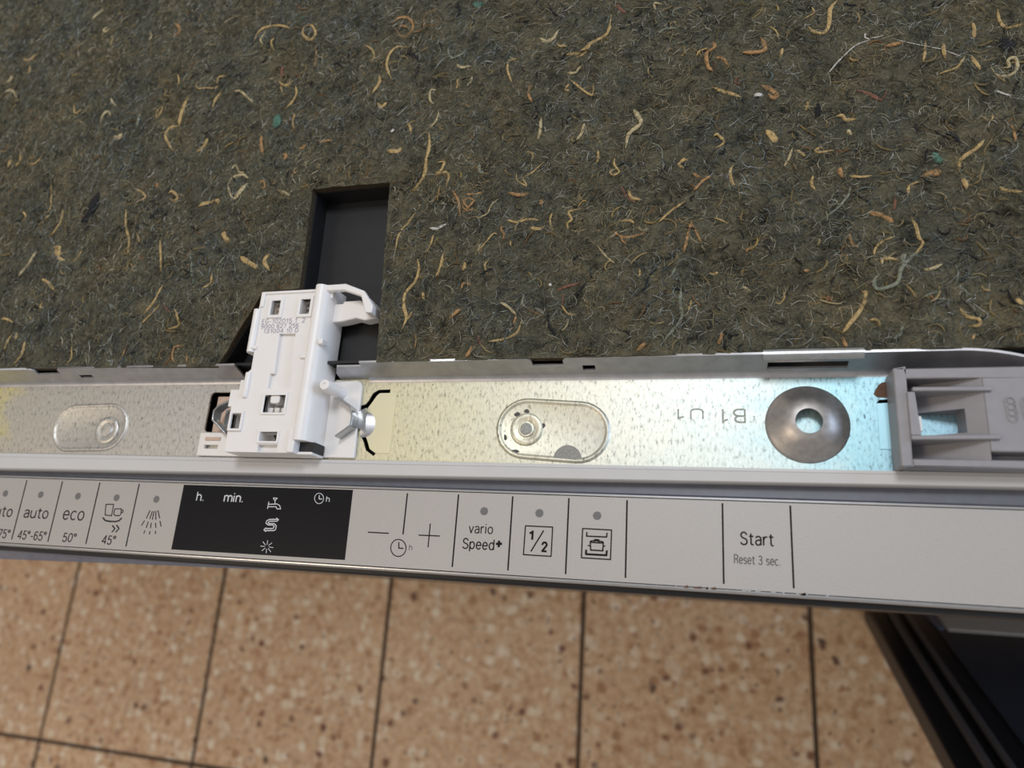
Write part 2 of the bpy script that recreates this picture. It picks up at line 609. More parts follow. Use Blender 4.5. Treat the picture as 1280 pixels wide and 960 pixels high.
def text_print(txt, x0, x1, y0, y1, z, mat, parent, name='printed_text', wd=0.42, rot=0.0):
    """flat stroke lettering fitted to the measured width and height"""
    st, adv = [], 0.0
    for ch in txt:
        g_w, g_s = GL[ch]
        st += [[(p[0] + adv, p[1]) for p in l] for l in g_s]
        adv += g_w + 0.075
    a = np.array([p for l in st for p in l])
    lo, hi = a.min(0), a.max(0)
    x0, x1, y0, y1 = x0 + wd / 2, x1 - wd / 2, y0 + wd / 2, y1 - wd / 2
    sx, sy = (x1 - x0) / (hi[0] - lo[0]), (y1 - y0) / (hi[1] - lo[1])
    cx, cy = (x0 + x1) / 2, (y0 + y1) / 2
    cr, sr = math.cos(rot), math.sin(rot)
    mb = MB()
    wd *= 1.18
    for l in st:
        pp = []
        for p in l:
            px, py = x0 + (p[0] - lo[0]) * sx - cx, y0 + (p[1] - lo[1]) * sy - cy
            pp.append((cx + px * cr - py * sr, cy + px * sr + py * cr))
        mb.stroke(pp, wd, z - 0.055, z)
    return mb.build(name, mat, parent)


# ------------------------------------------------------------------ floor: terrazzo tiles in a recessed grout bed
P_T, X0_T, Y0_T = 311.2, -1113.4 - 311.2 * 3, -305.0 - 311.2 * 4
fl = MB().box(X0_T, X0_T + P_T * 12, Y0_T, Y0_T + P_T * 8, -30, -2.0).build('floor', M['grout'])
fl['kind'] = 'structure'
first = None
for i in range(12):
    for j in range(8):
        if first is None:
            h = P_T / 2 - 2.9
            cx, cy = X0_T + P_T / 2, Y0_T + P_T / 2
            first = MB().box(cx - h, cx + h, cy - h, cy + h, -12, 0).build('tile', M['tile'], fl, bevel=1.2, seg=1)
            base_loc = first.location.copy()
            t = first
        else:
            t = first.copy()
            COL.objects.link(t)
            t.parent = fl
            t.location = base_loc + Vector((P_T * i * MM, P_T * j * MM, random.uniform(-0.0004, 0.0002)))

# ------------------------------------------------------------------ dishwasher
dw = empty('dishwasher', (-180, 220, 0), 'built-in dishwasher seen from above: steel front rail, white latch and silver button strip', 'dishwasher')
XL, XR = -486.0, 128.0

# body of the machine and its roof
MB().box(XL, XR, 44, 545, 12, 786).build('cabinet_body', M['steel_body'], dw, bevel=2)
cut = [(-186.8, 182.0), (-145.3, 182.3), (-140.2, 88.0), (-222.9, 88.0), (-222.9, 90.8), (-205.4, 128.8), (-185.3, 128.8)]


def grow(poly, d):
    c = Vector((sum(p[0] for p in poly) / len(poly), sum(p[1] for p in poly) / len(poly)))
    return [tuple(Vector(p) + (Vector(p) - c).normalized() * d) for p in poly]


hole = [(-186.2, 181.4), (-146, 181.6), (-141.2, 93.5), (-221.0, 93.5), (-204.8, 128.1), (-184.8, 128.1)]
MB().prism([(XL, 92.2), (XR, 92.2), (XR, 545), (XL, 545)], 799, 808.6, [hole[::-1]]).build('roof_panel', M['black_plastic'], dw, label='black roof sheet under the felt')
MB().prism(grow(hole, 2), 796.5, 798.5).build('recess_floor', M['black_plastic'], dw, label='dusty black floor of the recess behind the latch')

# --- steel rail
s_up = [(-138.0, 82.3), (-143.9, 82.1), (-146.5, 80.5), (-148.1, 77.2), (-149.4, 75.4), (-152.0, 74.6), (-152.0, 72.4), (-147.9, 73.2), (-145.9, 76.0), (-144.2, 79.0), (-142.8, 80.2), (-138.0, 80.4)]
s_lo = [(-150.2, 61.4), (-148.0, 57.8), (-146.5, 54.2), (-142.4, 51.6), (-141.4, 52.9), (-144.6, 55.1), (-146.0, 58.6), (-148.0, 62.0)]
tong = [(60.6, 75.0), (61.8, 76.4), (66.5, 76.8), (66.5, 75.4)]
wind = rrect(-233.2, -207.0, 61.8, 81.6, 2.2)
rail_rects = [[(XL, 41.5), (XR, 41.5), (XR, 87), (XL, 87)]]
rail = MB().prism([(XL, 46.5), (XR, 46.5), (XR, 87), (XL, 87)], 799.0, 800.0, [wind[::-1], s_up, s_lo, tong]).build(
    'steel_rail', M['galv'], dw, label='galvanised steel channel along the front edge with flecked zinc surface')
MB().box(XL, XR, 46.6, 87, 786.2, 790).build('under_plate', M['door_dark'], dw)


def endcurve(x):
    return 0.0075 * max(0.0, x - 86) ** 2


FH, FY0, FY1 = 12.0, 87.0, 91.2   # flange height and lean


def flange_pt(x, s, t):
    # s runs up the flange (0..FH); t is thickness outwards
    k = s / FH
    return (x, FY0 + (FY1 - FY0) * k + t - endcurve(x), 800.0 + s)


def flange(x0, x1, top_cuts, holes, name, label=None):
    xm = min(x1, 86.0)
    seq = [(x0, 2.2), (xm, 2.2), (xm, FH)]
    for a, b, dep in sorted(top_cuts, key=lambda q: -q[0]):
        seq += [(b + 1.2, FH), (b, FH - 1.2), (b, FH - dep), (a, FH - dep), (a, FH - 1.2), (a - 1.2, FH)]
    seq.append((x0, FH))
    mb = MB().prism(seq, 0.0, 0.9, [rect(*h)[::-1] for h in holes], fn=flange_pt)
    st = [x0, xm]
    if x1 > xm:
        bend = [xm + (x1 - xm) * q / 16 for q in range(17)]
        st += bend[1:]
        pr = [flange_pt(0, 2.2, 0)[1:], flange_pt(0, FH, 0)[1:], flange_pt(0, FH, 0.9)[1:], flange_pt(0, 2.2, 0.9)[1:]]
        MB().extrude_x(pr, bend, None, fn=lambda x, y, z: (x, y - endcurve(x), z)).build('flange_end', M['galv_plain'], rail, smooth=50)
    # rounded fold at its foot
    prof = []
    R = 3.0
    for k in range(7):
        a = math.radians(-90 + 72 * k / 6)
        prof.append((FY0 - 1.6 + R * math.cos(a) * 0.9, 800.0 + R + R * math.sin(a)))
    prof = prof + [(FY0 + 2.2, 802.4), (FY0 + 2.0, 799.6), (FY0 - 1.6, 799.6)]
    mb.extrude_x(prof, st, None, fn=lambda x, y, z: (x, y - endcurve(x), z))
    return mb.build(name, M['galv_plain'], rail, smooth=50, label=label)


flange(XL, -213.5, [(-334.5, -319.5, 4.2)], [(-309.6, -301.5, 4.2, 6.8)], 'back_flange')
flange(-149, 126, [(-70.4, -57.2, 4.5)], [(-49.6, -44.4, 3.9, 7.4), (22.4, 51.0, 3.2, 7.2)], 'back_flange')
MB().prism([(-163.6, 0), (-149, 0), (-149, 9.4), (-161.2, 9.4), (-163.6, 5)], 0.0, 0.9, fn=flange_pt).build('flange_tab', M['galv_plain'], rail)
# rolled bead over the long slot
pr = [(FY1 + 2.6 * math.cos(math.radians(a)), 811.2 + 2.0 * math.sin(math.radians(a))) for a in range(0, 360, 30)]
MB().extrude_x(pr, 20.4, 55.4).build('rolled_bead', M['spring_steel'], rail, label='bright rolled edge above the long slot')


# --- pressed pads, rivets
def obround(cx0, cy0, cx1, cy1, r, n=14):
    d = Vector((cx1 - cx0, cy1 - cy0))
    a0 = math.atan2(d.y, d.x)
    out = []
    for k in range(n + 1):
        a = a0 - math.pi / 2 + math.pi * k / n
        out.append((cx1 + r * math.cos(a), cy1 + r * math.sin(a)))
    for k in range(n + 1):
        a = a0 + math.pi / 2 + math.pi * k / n
        out.append((cx0 + r * math.cos(a), cy0 + r * math.sin(a)))
    return out


def shell(loops):
    mb = MB()
    m = len(loops[0])
    vs = [p for l in loops for p in l]
    fs = []
    for s in range(len(loops) - 1):
        for i in range(m):
            a, b = s * m + i, s * m + (i + 1) % m
            fs.append((a, b, b + m, a + m))
    fs.append(tuple(range((len(loops) - 1) * m, len(loops) * m)))
    return mb.add(vs, fs)


def pad(a, b, r):
    lp = []
    for dr, z in ((1.3, 799.9), (0.9, 800.25), (0.35, 800.75), (0.0, 800.85), (-0.5, 800.55), (-1.1, 800.15), (-1.4, 800.06)):
        lp.append([(p[0], p[1], z) for p in obround(*a, *b, r + dr)])
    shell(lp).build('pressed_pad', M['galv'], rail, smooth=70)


pad((-312.6, 63.3), (-290.6, 63.9), 11.3)
pad((-73.6, 64.6), (-51.2, 63.2), 12.0)


def rivet(cx, cy, r, mat):
    MB().lathe(cx, cy, [(r, 799.95), (r, 800.5), (r - 0.5, 800.9), (r * 0.72, 800.9), (r * 0.6, 800.45), (r * 0.52, 800.4), (r * 0.46, 801.0), (r * 0.2, 801.15), (0.01, 801.15)], 32).build('rivet', mat, rail, smooth=50)


rivet(-290.5, 62.2, 7.0, M['galv'])
rivet(-73.4, 64.2, 7.0, M['galv'])
MB().lathe(-73.4, 64.2, [(2.6, 801.05), (2.3, 801.35), (0.01, 801.4)], 14).build('rivet_core', M['stamp'], rail, label='dark rough rivet centre')
k = [(-55.4 + 6.0 * math.cos(math.radians(a)), 51.2 + 6.4 * math.sin(math.radians(a))) for a in range(0, 181, 15)]
MB().prism(k, 800.0, 800.5).build('half_round_patch', M['patch_grey'], rail, label='dull half-round patch at the lower edge of the right pad')
for (x, y, a, b) in ((-78.0, 70.6, 1.7, 1.0), (-73.8, 72.0, 1.3, 0.9), (-66.2, 65.8, 0.9, 1.3), (-82.4, 60.6, 0.8, 1.6), (-78.0, 54.8, 2.0, 0.9)):
    pts = []
    for q in range(12):
        an = q * math.pi / 6
        rr = random.uniform(0.65, 1.1)
        pts.append((x + a * rr * math.cos(an), y + b * rr * math.sin(an)))
    MB().prism(pts, 800.0, 800.3).build('burn_mark', M['soft_print'], rail)

# --- raised dome with hole
MB().lathe(36.3, 66.9, [(15.2, 799.9), (14.7, 800.5), (14.0, 800.9), (12.0, 802.3), (9.6, 804.0), (7.6, 805.1), (6.2, 805.6), (4.85, 805.9), (4.75, 805.8), (4.75, 805.1)], 56).build(
    'dished_washer', M['dome_steel'], rail, smooth=32, label='round raised steel dome with a clear round hole')
text_print('U1', -11.6, -1.6, 68.6, 73.2, 800.06, M['stamp'], rail, name='stamped_mark', rot=math.pi, wd=.5)
text_print('B1', 5.4, 14.2, 67.2, 73.2, 800.06, M['stamp'], rail, name='stamped_mark', rot=math.pi, wd=.6)
MB().prism([(61.0, 77.4), (60.0, 78.6), (60.8, 80.4), (61.8, 82.0), (63.2, 83.2), (65.6, 83.4), (65.6, 77.0)], 800.0, 800.08).build('rust_spot', M['rust'], rail, label='brown stain beside the grey bracket')
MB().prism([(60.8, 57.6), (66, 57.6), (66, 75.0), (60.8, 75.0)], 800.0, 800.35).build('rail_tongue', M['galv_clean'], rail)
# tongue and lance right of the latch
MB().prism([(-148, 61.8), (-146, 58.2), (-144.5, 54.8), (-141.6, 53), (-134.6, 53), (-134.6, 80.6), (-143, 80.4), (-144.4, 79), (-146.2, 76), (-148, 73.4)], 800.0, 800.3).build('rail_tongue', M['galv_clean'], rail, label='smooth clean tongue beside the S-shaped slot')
lance = MB()
N = 10
loops = []
for s in range(6):
    q = s / 5
    hh = 1.7 * math.sin(math.pi / 2 * (1 - q))
    loops.append([(-149.6 + 6.6 * q * math.sin(math.pi * k / N) ** 0.7 if k not in (0, N) else -149.6, 65.8 + (6.0) * math.cos(math.pi * k / N), 800.2 + hh * math.sin(math.pi * k / N)) for k in range(N + 1)])
vs = [p for l in loops for p in l]
lance.add(vs, [(s * (N + 1) + k, s * (N + 1) + k + 1, (s + 1) * (N + 1) + k + 1, (s + 1) * (N + 1) + k) for s in range(5) for k in range(N)])
lance.build('raised_lance', M['galv_plain'], rail, smooth=80)
MB().prism(rect(-231.0, -206, 60, 80.2), 795.0, 797.0).build('hole_backing', M['beige_plastic'], rail, label='plate under the square hole with a pinkish beige reflection painted on')  # beige colour stands in for a reflection inside the hole

# --- white latch
latch_lo = MB()
latch_lo.prism([(-201.5, 126.2), (-201.5, 95), (-205.4, 95), (-205.4, 83), (-210.4, 83), (-210.4, 70.5), (-208.0, 70.5), (-207.6, 49.6), (-173, 49.6), (-173, 126.2)][::-1], 800.4, 807.0)
wins = {'w1': (-196.4, -191.6, 114.4, 121.6), 'w2': (-180.8, -175.8, 114.2, 121.6), 'w3': (-191.6, -181.0, 67.6, 75.6),
        'w4': (-191.1, -182.2, 54.6, 58.8), 'wl': (-206.9, -202.0, 60.1, 67.1), 'slot': (-191.3, -181.4, 49.9, 53.2)}
body_out = [(-202.6, 126.2), (-203.4, 117.8), (-201.8, 117.6), (-201.6, 88), (-203, 86.9), (-203, 83), (-206, 83), (-206, 78.4), (-210.4, 78.4), (-210.4, 70.5), (-208.6, 70.5), (-207.8, 49.6), (-172.8, 49.6), (-172.8, 126.2)][::-1]
hb = [rect(*wins[q])[::-1] for q in wins]
latch_lo.prism(body_out, 807.0, 813.2, hb)
latch = latch_lo.build('door_latch', M['white_plastic'], dw, bevel=0.35, label='white plastic door latch clipped upright across the steel rail')
chan = [(-189.2, 85.9), (-191.2, 85.9), (-191.5, 78.9), (-179.5, 78.9), (-179.8, 86.0), (-180.4, 86.0), (-181.4, 105.0), (-189.9, 105.2)]
MB().prism(body_out, 813.2, 815.0, [rect(wins[q][0] - (0.0), wins[q][1], wins[q][2], wins[q][3])[::-1] for q in wins] + [chan[::-1]]).build('face_plate', M['white_plastic'], latch, bevel=0.2)


def frame(x0, x1, y0, y1, t, z0, z1):
    MB().prism(rect(x0 - t, x1 + t, y0 - t, y1 + t), z0, z1, [rect(x0, x1, y0, y1)[::-1]]).build('window_frame', M['white_plastic'], latch, bevel=0.25)


frame(*wins['w1'], 1.5, 812, 815.8)
frame(*wins['w2'], 1.5, 812, 815.8)
frame(*wins['w3'], 1.0, 812, 815.6)
frame(*wins['w4'], 1.0, 812, 815.6)
frame(*wins['wl'], 1.1, 812, 816.0)
for q, mt in (('w1', M['beige_plastic']), ('w2', M['dome_steel'])):
    a, b, c, d = wins[q]
    MB().box(a, b, c, d, 807.0, 807.6).build('switch_well', M['black_plastic'], latch)
    for yy in (c + 1.2, c + 4.0):
        MB().box(a + 0.3, a + 2.6, yy, yy + 1.8, 807.6, 811).build('contact', mt, latch, bevel=0.3)
a, b, c, d = wins['w3']
for i in range(3):
    MB().box(a + 0.5 + i * 3.4, a + 3.1 + i * 3.4, c + 0.3, c + 3.0, 807, 812.5).build('pin_block', M['white_plastic'], latch, bevel=0.5)
MB().prism(rrect(a + 2.4, a + 7.2, c + 4.4, d + 0.6, 1.2), 810.5, 814.6).build('release_tab', M['white_plastic'], latch, bevel=0.4)
MB().box(b - 2.4, b - 0.4, d - 3.2, d - 0.6, 807, 809.5).build('switch_well', M['black_plastic'], latch)
MB().prism([(-188.8, 58.7), (-184.4, 58.7), (-186.6, 55.6)], 807, 808.4).build('dark_insert', M['black_plastic'], latch)
MB().box(-191.3, -181.4, 49.9, 53.2, 807, 812.6).build('slot_floor', M['white_plastic'], latch)
# rounded right-hand wall
prof = [(-174.6, 813.6), (-174.3, 815.4), (-173.4, 816.4), (-172.0, 816.9), (-170.4, 816.7), (-168.9, 815.7), (-167.8, 814.0), (-167.0, 811.0), (-166.5, 806.5), (-166.3, 801), (-174.6, 801)]
MB().extrude_y(prof, 55.2, 128.3).build('side_wall', M['white_plastic'], latch, smooth=60)
MB().box(-172.6, -165.4, 50.8, 55.1, 803.0, 811.4).build('dark_insert', M['black_plastic'], latch)  # black block filling the opening at the wall's front end
MB().box(-176.0, -165.8, 49.5, 50.8, 802.0, 812.2).build('front_lip', M['white_plastic'], latch, bevel=0.4)
MB().box(-176.2, -172.7, 49.6, 60.0, 812, 816.2).build('rib', M['white_plastic'], latch, bevel=0.6)
MB().box(-168.4, -166.0, 99.0, 101.6, 812, 816.6).build('rib', M['white_plastic'], latch, bevel=0.5)
MB().box(-176.6, -173.6, 92.6, 94.4, 814, 816.2).build('rib', M['white_plastic'], latch, bevel=0.5)
MB().extrude_y([(-206.0, 807.0), (-206.0, 814.4), (-205.0, 816.0), (-203.4, 816.4), (-202.0, 815.4), (-201.6, 807)], 96.5, 117.6).build('side_flange', M['white_plastic'], latch, smooth=60)
MB().box(-203.0, -200.4, 97.6, 99.2, 812, 816.2).build('rib', M['white_plastic'], latch, bevel=0.5)
MB().box(-203.4, -200.9, 74.4, 86.6, 807, 816.4).build('rib', M['white_plastic'], latch, bevel=0.7)
MB().box(-202.6, -200.6, 118.6, 126.2, 814, 815.9).build('rib', M['white_plastic'], latch, bevel=0.4)
MB().box(-202.6, -173.6, 125.0, 126.4, 814, 815.7).build('rib', M['white_plastic'], latch, bevel=0.4)
# base plates
MB().prism([(-173, 50.2), (-150.8, 50.2), (-151.4, 83.2), (-152.2, 85.2), (-154.2, 86.0), (-173, 85.4)], 800.1, 802.2).build('base_plate', M['white_plastic'], latch, bevel=0.5)
MB().prism(rect(-233, -207.4, 49.9, 61.0), 800.1, 802.4, [rect(-229.6, -222.0, 53.4, 55.2)[::-1]]).build('base_tab', M['white_plastic'], latch, bevel=0.4)
MB().box(-229.4, -221.0, 57.2, 58.8, 802.2, 802.9).build('rib', M['beige_plastic'], latch, bevel=0.2)
# peg
MB().lathe(-161.5, 79.8, [(3.2, 802.1), (2.7, 803.4), (2.55, 816.2), (2.2, 817.0), (1.0, 817.1), (0.9, 816.6), (0.01, 816.6)], 24).build('peg', M['white_plastic'], latch, smooth=45)
# hook arm
MB().prism([(-168.5, 112.0), (-161.9, 112.6), (-155.2, 114.0), (-150.7, 112.7), (-145.0, 113.6), (-145.2, 116.5), (-149.2, 121.2), (-154.8, 122.8), (-162.6, 122.6), (-163.0, 121.4), (-168.5, 121.4)], 802.5, 809.0).build('hook_arm', M['white_plastic'], latch, bevel=0.6)
MB().prism([(-173.0, 128.3), (-173.0, 125.4), (-168.7, 125.4), (-159.7, 125.4), (-150.6, 122.2), (-148.4, 116.6), (-147.4, 113.8), (-144.2, 113.6), (-144.0, 117.1), (-149.3, 124.5), (-159.2, 128.5)], 812.4, 815.4).build('hook_strap', M['white_plastic'], latch, bevel=0.5)
MB().prism([(-150.6, 122.2), (-148.4, 116.6), (-147.4, 113.8), (-144.2, 113.6), (-144.0, 117.1), (-147.4, 121.9)], 804.0, 813.0).build('hook_tip', M['white_plastic'], latch, bevel=0.4)
MB().box(-172.5, -166.5, 122.6, 128.2, 804, 813).build('hook_root', M['white_plastic'], latch, bevel=0.4)
# code
text_print('EG-102015 1  2', -200.2, -177.4, 110.2, 112.6, 815.06, M['code_print'], latch, name='printed_code', rot=-0.01, wd=.2)
text_print('9000 627 256', -200.2, -180.4, 107.8, 110.0, 815.06, M['code_print'], latch, name='printed_code', wd=.2)
text_print('131004 10 D', -198.4, -180.2, 105.5, 107.6, 815.06, M['code_print'], latch, name='printed_code', wd=.2)
# spring clips, each a bent strip standing on the rail
MB().wall([(-159.8, 76.6), (-152.9, 72.2), (-151.4, 68.0), (-151.6, 63.8), (-158.4, 58.8)], 1.0, 801.5, 807.5).build('spring_clip', M['spring_steel'], latch, bevel=0.2, label='bent steel spring clip')
MB().prism([(-151.4, 71.6), (-148.0, 73.2), (-147.0, 62.2), (-151.4, 64.0)], 801.0, 801.9).build('clip_foot', M['spring_steel'], latch)
MB().wall([(-213.2, 77.6), (-222.8, 73.4), (-225.0, 71.0), (-225.0, 66.6), (-216.6, 59.9)], 0.9, 800.4, 806.0).build('spring_clip', M['spring_steel'], latch, bevel=0.2, label='bent steel spring clip')
MB().box(-224.0, -212.4, 65.0, 73.2, 797.6, 798.6).build('clip_foot', M['spring_steel'], latch)

# --- grey mounting bracket at the right end of the rail
br = MB()
br.box(64.4, 68.0, 49.2, 85.0, 800.1, 812.0)
br.box(68.0, 127, 81.0, 85.0, 800.1, 812.0)
br.box(68.0, 127, 49.2, 52.0, 800.1, 812.0)
br.prism([(92, 54.8), (127, 54.8), (127, 81.0), (92, 81.0)], 800.1, 812.0)
bracket = br.build('mounting_bracket', M['grey_plastic'], dw, bevel=0.5, label='grey plastic mounting bracket with two fins around an open well')


def slope(x):
    return 812.0 - (92.0 - x) * 0.5 if x < 92 else 812.0


wx0, wx1, wy0, wy1 = 72.8, 86.6, 62.0, 70.6
sl = MB()
ys = [52.0, wy0, wy1, 81.0]
xs_ = [68.0, wx0, wx1, 92.0]
for i in range(3):
    for j in range(3):
        if i == 1 and j == 1:
            continue
        xa, xb, ya, yb = xs_[i], xs_[i + 1], ys[j], ys[j + 1]
        za, zb = slope(xa), slope(xb)
        sl.add([(xa, ya, za), (xb, ya, zb), (xb, yb, zb), (xa, yb, za)], [(0, 1, 2, 3)])
q = [(wx0, wy0), (wx1, wy0), (wx1, wy1), (wx0, wy1)]
sl.add([(a, b, slope(a)) for a, b in q] + [(a, b, 800.1) for a, b in q], [(0, 4, 5, 1), (1, 5, 6, 2), (2, 6, 7, 3), (3, 7, 4, 0)])
sl.build('sloping_floor', M['grey_plastic'], bracket, smooth=15)
MB().box(92.1, 127, 52.0, 54.7, 800.2, 805.0).build('groove_floor', M['grey_plastic'], bracket)
MB().prism([(69.8, 75.9), (94.4, 75.9), (94.4, 77.5), (69.8, 77.5)], 801.5, 813.4).build('fin', M['grey_plastic'], bracket, bevel=0.4)
MB().prism([(68.0, 58.4), (95.2, 58.9), (95.2, 60.5), (68.0, 60.0)], 801.5, 813.4).build('fin', M['grey_plastic'], bracket, bevel=0.4)
MB().prism([(68.0, 60.0), (71.4, 60.0), (70.6, 75.9), (68.0, 75.9)], 801.5, 813.0).build('cross_wall', M['grey_plastic'], bracket, bevel=0.4)
MB().box(71.3, 72.3, 62.0, 67.4, 801.5, 811).build('lit_edge', M['white_plastic'], bracket, label='pale strip painted for the lit inner edge of the well')  # bright edge lit from the right, put in as white plastic
for cx in (99.8, 104.6, 109.4):
    g = MB()
    g.prism(obround(cx + 0.2, 66.6, cx - 0.2, 72.4, 1.7), 811.9, 812.25, [obround(cx + 0.2, 66.6, cx - 0.2, 72.4, 1.35)[::-1]])
    for q in range(4):
        yy = 66.2 + q * 2.1
        g.tube([(cx + 1.1 * math.cos(a), yy + 1.0 * math.sin(a), 812.1) for a in [i * math.pi / 5 for i in range(11)]], 0.14, 4)
    g.build('grip_mark', M['grey_plastic'], bracket)

# --- white trim strip in front of the rail


def strip_front(x):
    # front edge drifts from y 40.8 at the left to 44.2 at the right
    return 40.6 + 3.6 * ((x + 352.0) / 457.0)


sp_prof = [(0.0, 796.6), (0.0, 800.6), (0.12, 801.8), (0.45, 802.6), (1.0, 803.0), (0.74 * 9, 803.35), (0.78 * 9, 803.1), (0.80 * 9, 803.3), (9.0, 803.0), (9.4, 801.6), (9.4, 800.1), (3.0, 800.1), (3.0, 796.6)]


def strip_map(x, u, z):
    f0 = strip_front(x)
    k = (49.4 - f0) / 9.4
    return (x, f0 + u * k, z)


MB().extrude_x(sp_prof, [XL, -352, -120, 105, XR], None, fn=strip_map).build('trim_strip', M['strip_plastic'], dw, smooth=30, label='smooth white plastic trim strip between rail and button panel')

# --- control panel on the top edge of the door
cp = MB().box(XL, XR, 4.5, 38.0, 796.0, 800.0).build('control_panel', M['silver'], dw, bevel=0.3, label='silver button panel with black print on the top edge of the door')
MB().extrude_x([(38.05, 796.2), (38.05, 797.4), (39.0, 798.0), (40.5, 797.8), (46, 797.6), (46, 796.2)], XL, XR).build('rubber_seal', M['seal_rubber'], cp, label='dark grey rubber seal behind the panel')
lp = [(4.5, 800.05), (3.9, 800.1), (3.4, 799.8), (3.15, 799.2), (3.15, 797.6), (3.6, 796.4), (4.5, 796.2)]
MB().extrude_x(lp, XL, XR).build('front_lip', M['lip_metal'], cp, smooth=60, label='polished front lip')
MB().box(XL, XR, 4.55, 4.85, 800.0, 800.05).build('edge_line', M['dark_print'], cp)
MB().box(XL, XR, 36.95, 37.2, 800.0, 800.05).build('edge_line', M['dark_print'], cp)
MB().box(XL, XR, 37.3, 38.0, 800.0, 800.25).build('back_bead', M['lip_metal'], cp)
for x in (-333.5, -310.7, -287.6, -264.1, -101.1, -77.5, -54.1, -30.9, 5.0, 29.05):
    MB().box(x - 0.31, x + 0.31, 6.5, 36.0, 800.0, 800.06).build('divider_line', M['dark_print'], cp)
MB().box(-124.6, -124.0, 18.5, 35.8, 800.0, 800.06).build('divider_line', M['dark_print'], cp)
MB().prism([(-238.5, 6.5), (-149.8, 6.6), (-150.2, 36.5), (-238.5, 36.3)], 800.0, 800.08).build('display_window', M['display_film'], cp, label='black display window')
for x, y in ((-345.2, 28.9), (-322.3, 29), (-299, 29), (-275.6, 29), (-252.4, 29), (-89.3, 29.5), (-65.9, 29.6), (-42.5, 29.5)):
    MB().disc(x, y, 1.65, 800.0, 800.1, 24).build('indicator_light', M['indicator'], cp)
TX = [('auto', -352.7, -337.4, 17.2, 22.5, .52), ('65\u00b0-75\u00b0', -353.2, -335.5, 6.7, 11.2, .42), ('auto', -329.8, -314.5, 17.2, 22.5, .52), ('45\u00b0-65\u00b0', -330.3, -312.6, 6.7, 11.2, .42),
      ('eco', -305.3, -292.4, 17.3, 22.0, .52), ('50\u00b0', -302.2, -294.1, 6.8, 11.2, .42), ('45\u00b0', -278.6, -270.8, 6.8, 11.2, .42),
      ('vario', -95.35, -84.9, 20.3, 24.5, .36), ('Speed', -97.5, -83.9, 12.9, 18.4, .42), ('1', -69.85, -67.9, 18.6, 22.6, .72), ('2', -64.3, -61.8, 14.4, 18.5, .68),
      ('Start', 11.1, 23.0, 20.8, 25.8, .46), ('Reset 3 sec.', 8.8, 24.8, 14.0, 17.4, .28)]
for q, a, b, c, d, ww in TX:
    text_print(q, a, b, c, d, 800.06, M['dark_print'] if q != 'Reset 3 sec.' else M['soft_print'], cp, wd=ww)
text_print('h', -120.9, -119.45, 12.1, 14.6, 800.06, M['soft_print'], cp, wd=.22)
for q, a, b, c, d, ww in (('h.', -230.1, -226.2, 28.95, 33.4, .42), ('min.', -215.1, -205.0, 29.0, 33.4, .46), ('h', -162.6, -160.9, 30.8, 33.4, .26)):
    text_print(q, a, b, c, d, 800.14, M['light_print'], cp, wd=ww)
